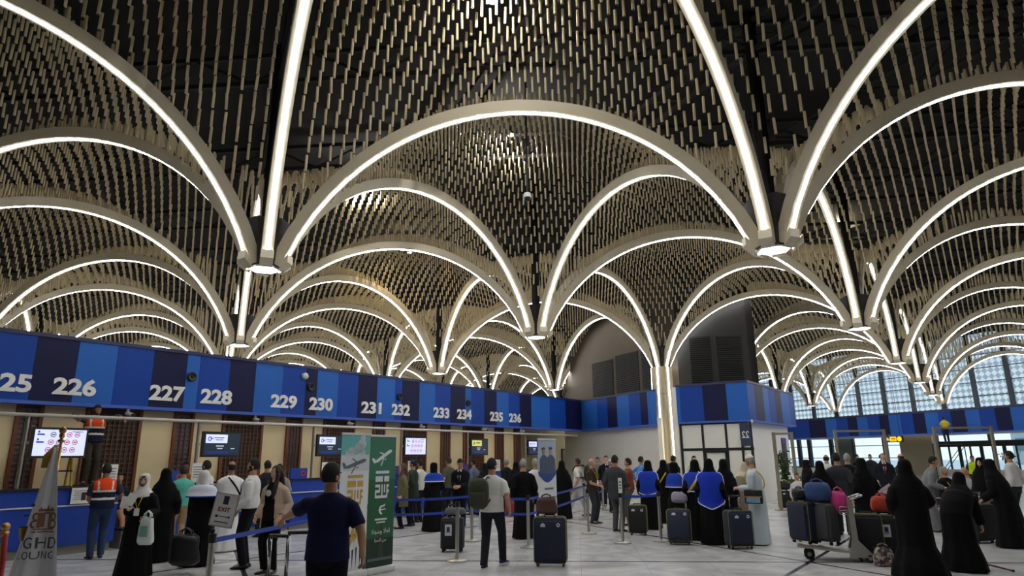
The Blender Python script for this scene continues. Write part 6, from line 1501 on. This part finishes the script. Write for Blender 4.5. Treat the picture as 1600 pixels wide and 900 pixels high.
def wheel(x, y, r, w_=.035):
    mb = MB(); M = Matrix.Translation((x, y, r)) @ Matrix.Rotation(R(90), 4, 'X')
    mb.loft([[M @ Vector((r*s_*math.cos(a), r*s_*math.sin(a), z)) for a in np.linspace(0, 2*math.pi, 20, endpoint=False)] for z, s_ in ((-w_/2, .9), (-w_/2+.006, 1), (w_/2-.006, 1), (w_/2, .9))]); o = mb.build('wheel', M_RUBBER, e, auto=40)
    mb = MB(); mb.loft([[M @ Vector((r*.4*math.cos(a), r*.4*math.sin(a), z)) for a in np.linspace(0, 2*math.pi, 14, endpoint=False)] for z in (-w_/2-.006, w_/2+.006)]); mb.build('hub', M_TROL, o)
    mb = MB(); mb.box((x, y, r*1.35+.02), (.05, .06, .03)); mb.build('caster_fork', M_BLACK, e)
wheel(.56, -.24, .065); wheel(.56, .24, .065); wheel(-.34, -.12, .085, .05); wheel(-.34, .12, .085, .05)
def tw(x, y): c, s_ = math.cos(tr_rot), math.sin(tr_rot); return (T0[0]+x*c-y*s_, T0[1]+x*s_+y*c)
suitcase(tw(-.385, -.02), 66, 'navy suitcase with yellow piping at the front of the trolley', .44, .24, .62, M_CASE, M_PIPE, 0, 0, False, False, .245)
suitcase(tw(-.07, -.02), 62, 'tall grey suitcase under the blue bag on the trolley', .46, .27, .60, M_CASEG, None, 0, 0, False, False, .24)
soft_bag('duffel_bag', tw(-.10, -.05), 22, (.44, .30, .30), mat('bag_blue', '2A4878', .75, var=.12), 'blue duffel bag lying on the grey suitcase on the trolley', 'bag', .94, sag=.06)
soft_bag('duffel_bag', tw(-.40, -.0), 22, (.24, .28, .17), mat('bag_black', '0E0E10', .6), 'small black bag on the navy suitcase at the trolley front', 'bag', .965, sag=.05)
soft_bag('carry_bag', tw(.215, -.0), 22, (.28, .30, .34), mat('bag_pink', 'C0307A', .7, var=.12), 'bright pink bag in the trolley basket under the handle', 'bag', .755, sag=.1)
# pile by the wide chador
suitcase(at(1362, 876), 20, 'black suitcase with olive piping standing behind the trolley', .42, .28, .68, M_CASEB, M_PIPE, 0, 0, False, False)
suitcase(at(1391, 872), 10, 'black suitcase with a pale paper label and white strap beside the wide chador', .42, .26, .64, M_CASEB, M_PIPE, .12, 0, True, False)
soft_bag('holdall', at(1391, 872), 10, (.40, .24, .26), mat('bag_red', 'B03422', .7, var=.15), 'orange-red bag lying on the labelled black suitcase', 'bag', .74, sag=.1)
pp = at(1400, 871); e = empty('paper_folder', (pp[0], pp[1]-.02, 1.075), R(-14), 'white and pink paper folder leaning on the orange-red bag', 'papers')
mb = MB(); mb.box((0, 0, .0), (.24, .006, .17), 0, 0, Matrix.Rotation(R(-35), 4, 'Y')); mb.build('sheet', mat('paper_pink', 'D8C0D0', .6), e); mb = MB(); mb.box((-.01, -.006, -.03), (.12, .004, .10), 0, 0, Matrix.Rotation(R(-35), 4, 'Y')); mb.build('inner_sheet', M_PAPER, e)
def pattern_mat():
    m = bpy.data.materials.new('floral_fabric'); m.use_nodes = True; t = m.node_tree; b = t.nodes['Principled BSDF']; co = t.nodes.new('ShaderNodeTexCoord'); v = t.nodes.new('ShaderNodeTexVoronoi'); v.inputs['Scale'].default_value = 26
    r_ = t.nodes.new('ShaderNodeValToRGB'); t.links.new(co.outputs['Object'], v.inputs['Vector']); t.links.new(v.outputs['Color'], r_.inputs[0]); r_.color_ramp.interpolation = 'CONSTANT'
    for p, c in ((.0, '3A3440'), (.35, '8A7A6A'), (.55, '6A3A3E'), (.7, 'A8A098'), (.85, '3E5048')): el = r_.color_ramp.elements.new(p) if p not in (0.0,) else r_.color_ramp.elements[0]; el.position = p; el.color = (*lin(c), 1)
    t.links.new(r_.outputs[0], b.inputs['Base Color']); b.inputs['Roughness'].default_value = .8; return m
soft_bag('tote_bag', at(1383, 885), 10, (.34, .20, .28), pattern_mat(), 'patterned fabric tote standing on the floor by the black suitcases', 'bag', 0.0, sag=.25)
soft_bag('carry_bag', at(1357, 866), 0, (.24, .2, .34), mat('bag_dark_floral', '2A2226', .8, var=.5, scale=18), 'dark patterned bag on the floor behind the trolley wheel', 'bag', 0.0)
suitcase(at(1503, 836), 12, 'navy suitcase with olive piping before the seated men', .44, .28, .62, M_CASE, M_PIPE, .12)
suitcase(at(1534, 848), -18, 'dark tilted suitcase with a raised handle by the pale-faced chador', .46, .26, .70, M_CASEB, None, .18, 8, False, False)
suitcase(at(1573, 838), 10, 'black suitcase held by the bending chador', .40, .26, .60, M_CASEB, None, 0, 0, False, False)
# walking stick
a_, b_ = aty(1530, 872, 9.9), G(1583, 892, .015)
s0 = G(1527, 878, .12); mb = MB(); mb.tube([Vector((s0.x-.14, s0.y-.02, .23)), s0, b_], .013, 8)
e = empty('walking_stick', (b_.x, b_.y, 0), 0, 'reddish wooden walking stick slanting to the floor from the bending woman', 'walking stick')
o = mb.build('shaft', mat('stick_wood', '7A3A22', .5, var=.2), e, True); o.matrix_parent_inverse = Matrix.Translation(e.location).inverted()
mb = MB(); mb.cyl((b_.x-.0, b_.y, 0.001), .02, .03, 12); o = mb.build('ferrule', M_RUBBER, e); o.matrix_parent_inverse = Matrix.Translation(e.location).inverted()
# row of grey seats
def seat_row(px, py, n_, face, label):
    p = at(px, py)
    e = empty('seat_row', (p[0], p[1], 0), -R(face), label, 'seats')
    M_SEAT = mat('seat_grey', '6A6C72', .45, .3); sp_ = .56
    mb = MB(); mb.box((0, 0, .36), (n_*sp_, .06, .06)); mb.build('beam', M_STEEL, e)
    for k in range(n_):
        x = (k-(n_-1)/2)*sp_
        mb = MB(); mb.rbox((x, .04, .43), (.5, .46, .05), .06, n=4); mb.build('seat', M_SEAT, e, auto=50)
        mb = MB(); mb.loft([[(x-.25, -.19, .46), (x+.25, -.19, .46), (x+.25, -.22, .46), (x-.25, -.22, .46)], [(x-.25, -.27, .92), (x+.25, -.27, .92), (x+.25, -.31, .92), (x-.25, -.31, .92)]])
        for q in range(5): mb.box((x-.2+.1*q, -.275, .70), (.02, .03, .4))
        mb.build('backrest', M_SEAT, e)
    for x in (-n_*sp_/2+.3, n_*sp_/2-.3):
        mb = MB(); mb.box((x, 0, .19), (.06, .06, .34)); mb.box((x, 0, .02), (.06, .6, .04)); mb.build('leg', M_STEEL, e)
    for k in range(n_+1):
        x = (k-n_/2)*sp_; mb = MB(); mb.tube([(x, -.16, .42), (x, -.16, .64), (x, .2, .64), (x, .2, .42)], .014, 6); mb.build('armrest', M_CHROME, e, True)
seat_row(1394, 822, 3, 0, 'row of grey ribbed seats seen from behind before the windows')
seat_row(1503, 820, 2, 172, 'row of seats under the two seated men')
# metal portals
M_PORT = mat('portal_steel', 'A09888', .4, .6, var=.05)
def portal(px0, px1, Y, ht, label, single=False):
    a, b = aty(px0, 712, Y), aty(px1, 712, Y+.0); c = (a+b)/2; d = b-a; W_ = (Vector((d.x, d.y, 0))).length
    e = empty('metal_portal', (c.x, c.y, 0), math.atan2(d.y, d.x), label, 'portal', 'steel portals in the hall')
    for x in (-W_/2, W_/2):
        mb = MB(); mb.box((x, 0, ht/2), (.085, .085, ht)); mb.build('post', M_PORT, e); mb = MB(); mb.box((x, 0, .01), (.3, .3, .02)); mb.build('foot', M_PORT, e)
    mb = MB(); mb.box((0, 0, ht-.05), (W_-.085, .06, .07)); mb.build('crossbar', M_PORT, e)
portal(1212, 1240, 22, 2.42, 'pair of steel posts with a bar in front of the white kiosk side'); portal(1309, 1386, 24, 2.55, 'wide steel portal before the bright windows'); portal(1466, 1556, 24, 2.62, 'steel portal before the dark-framed glass doors')
# yellow overhead sign
yp = aty(1397, 686, 40); e = empty('overhead_sign', yp, W_ROT, 'black and yellow direction sign hanging before the window pier', 'sign')
mb = MB(); mb.box((0, 0, 0), (1.1, .12, .36)); mb.build('board', M_BLACK, e)
M_SIGNY = mat('sign_yellow', 'E8B818', .4, var=0, emit=1.2)
sgn = 1 if (Matrix.Rotation(W_ROT, 3, 'Z') @ Vector((0, 1, 0))).y < 0 else -1
mb = MB(); mb.box((-sgn*-.02, sgn*.066, 0), (.42, .01, .26)); mb.build('panel', M_SIGNY, e)
mb = MB(); mb.loft([[(-sgn*.38+.14*math.cos(a), sgn*y, .14*math.sin(a)) for a in np.linspace(0, 2*math.pi, 18, endpoint=False)] for y in (.062, .072)]); mb.build('round_symbol', M_SIGNY, e)
mb = MB(); mb.box((sgn*.38, sgn*.066, -.03), (.2, .01, .1)); mb.box((sgn*.38, sgn*.066, .06), (.1, .01, .06)); mb.build('symbol', mat('sign_cream', 'C8C090', .4, var=0, emit=.6), e)
mb = MB(); mb.box((0, sgn*.074, .03), (.3, .006, .05)); mb.box((0, sgn*.074, -.06), (.24, .006, .04)); mb.build('print', mat('sign_orange', 'B05A10', .5), e)
for x in (-.4, .4): mb = MB(); mb.tube([(x, 0, .18), (x, 0, Z_CEIL-yp.z)], .012, 6); mb.build('rod', M_DARKSTEEL, e)
# potted plants
def plant(p, label, ht, wd, seed, dens=260):
    rn = random.Random(seed); e = empty('potted_plant', (p[0], p[1], 0), 0, label, 'plant')
    mb = MB(); mb.cyl((0, 0, 0), .17, .36, 20, 0, .22); mb.build('pot', mat('pot_dark', '2A2826', .5), e, auto=40)
    mb = MB(); mb.cyl((0, 0, .33), .20, .02, 18); mb.build('soil', mat('soil', '2A2018', .9), e)
    mb = MB(); tips = []
    for k in range(9):
        a = rn.random()*6.28; b = wd*rn.uniform(.2, .8); P = [Vector((0, 0, .34)), Vector((b*.25*math.cos(a), b*.25*math.sin(a), .34+ht*.3)), Vector((b*.6*math.cos(a), b*.6*math.sin(a), .34+ht*rn.uniform(.5, .7))), Vector((b*math.cos(a), b*math.sin(a), .34+ht*rn.uniform(.75, 1)))]
        mb.tube(P, [.014, .011, .008, .004], 5); tips.append(P)
    mb.build('stem', mat('stem_brown', '3E3222', .7), e, True)
    mb = MB()
    for k in range(dens):
        P = rn.choice(tips); q = rn.uniform(.25, 1)*3; i = min(int(q), 2); c = P[i].lerp(P[i+1], q-i)
        d = Vector((rn.gauss(0, 1), rn.gauss(0, 1), rn.gauss(.1, .7))).normalized(); L_ = rn.uniform(.10, .2); s_ = d.cross(Vector((rn.gauss(0, 1), rn.gauss(0, 1), 1))).normalized()*L_*.2
        mid = c+d*L_*.5-Vector((0, 0, .01)); tip = c+d*L_-Vector((0, 0, .05)); n_ = d.cross(s_).normalized()*.004
        mb.add([c, mid+s_, tip, mid-s_, mid+n_*2], [(0, 1, 4), (1, 2, 4), (2, 3, 4), (3, 0, 4)])
    o = mb.build('foliage', mat('leaf_green', '2C4A22', .5, var=.4, scale=6), e); o['kind'] = 'stuff'
plant(at(1231, 786), 'leafy potted tree beside the white kiosk side', 1.55, .42, 5, 420); plant(at(1245, 790), 'low potted plant beside the taller tree', .65, .34, 8, 160)
plant(aty(1588, 760, 30)[:2], 'potted palm by the glass doors', 1.6, .6, 11, 120)
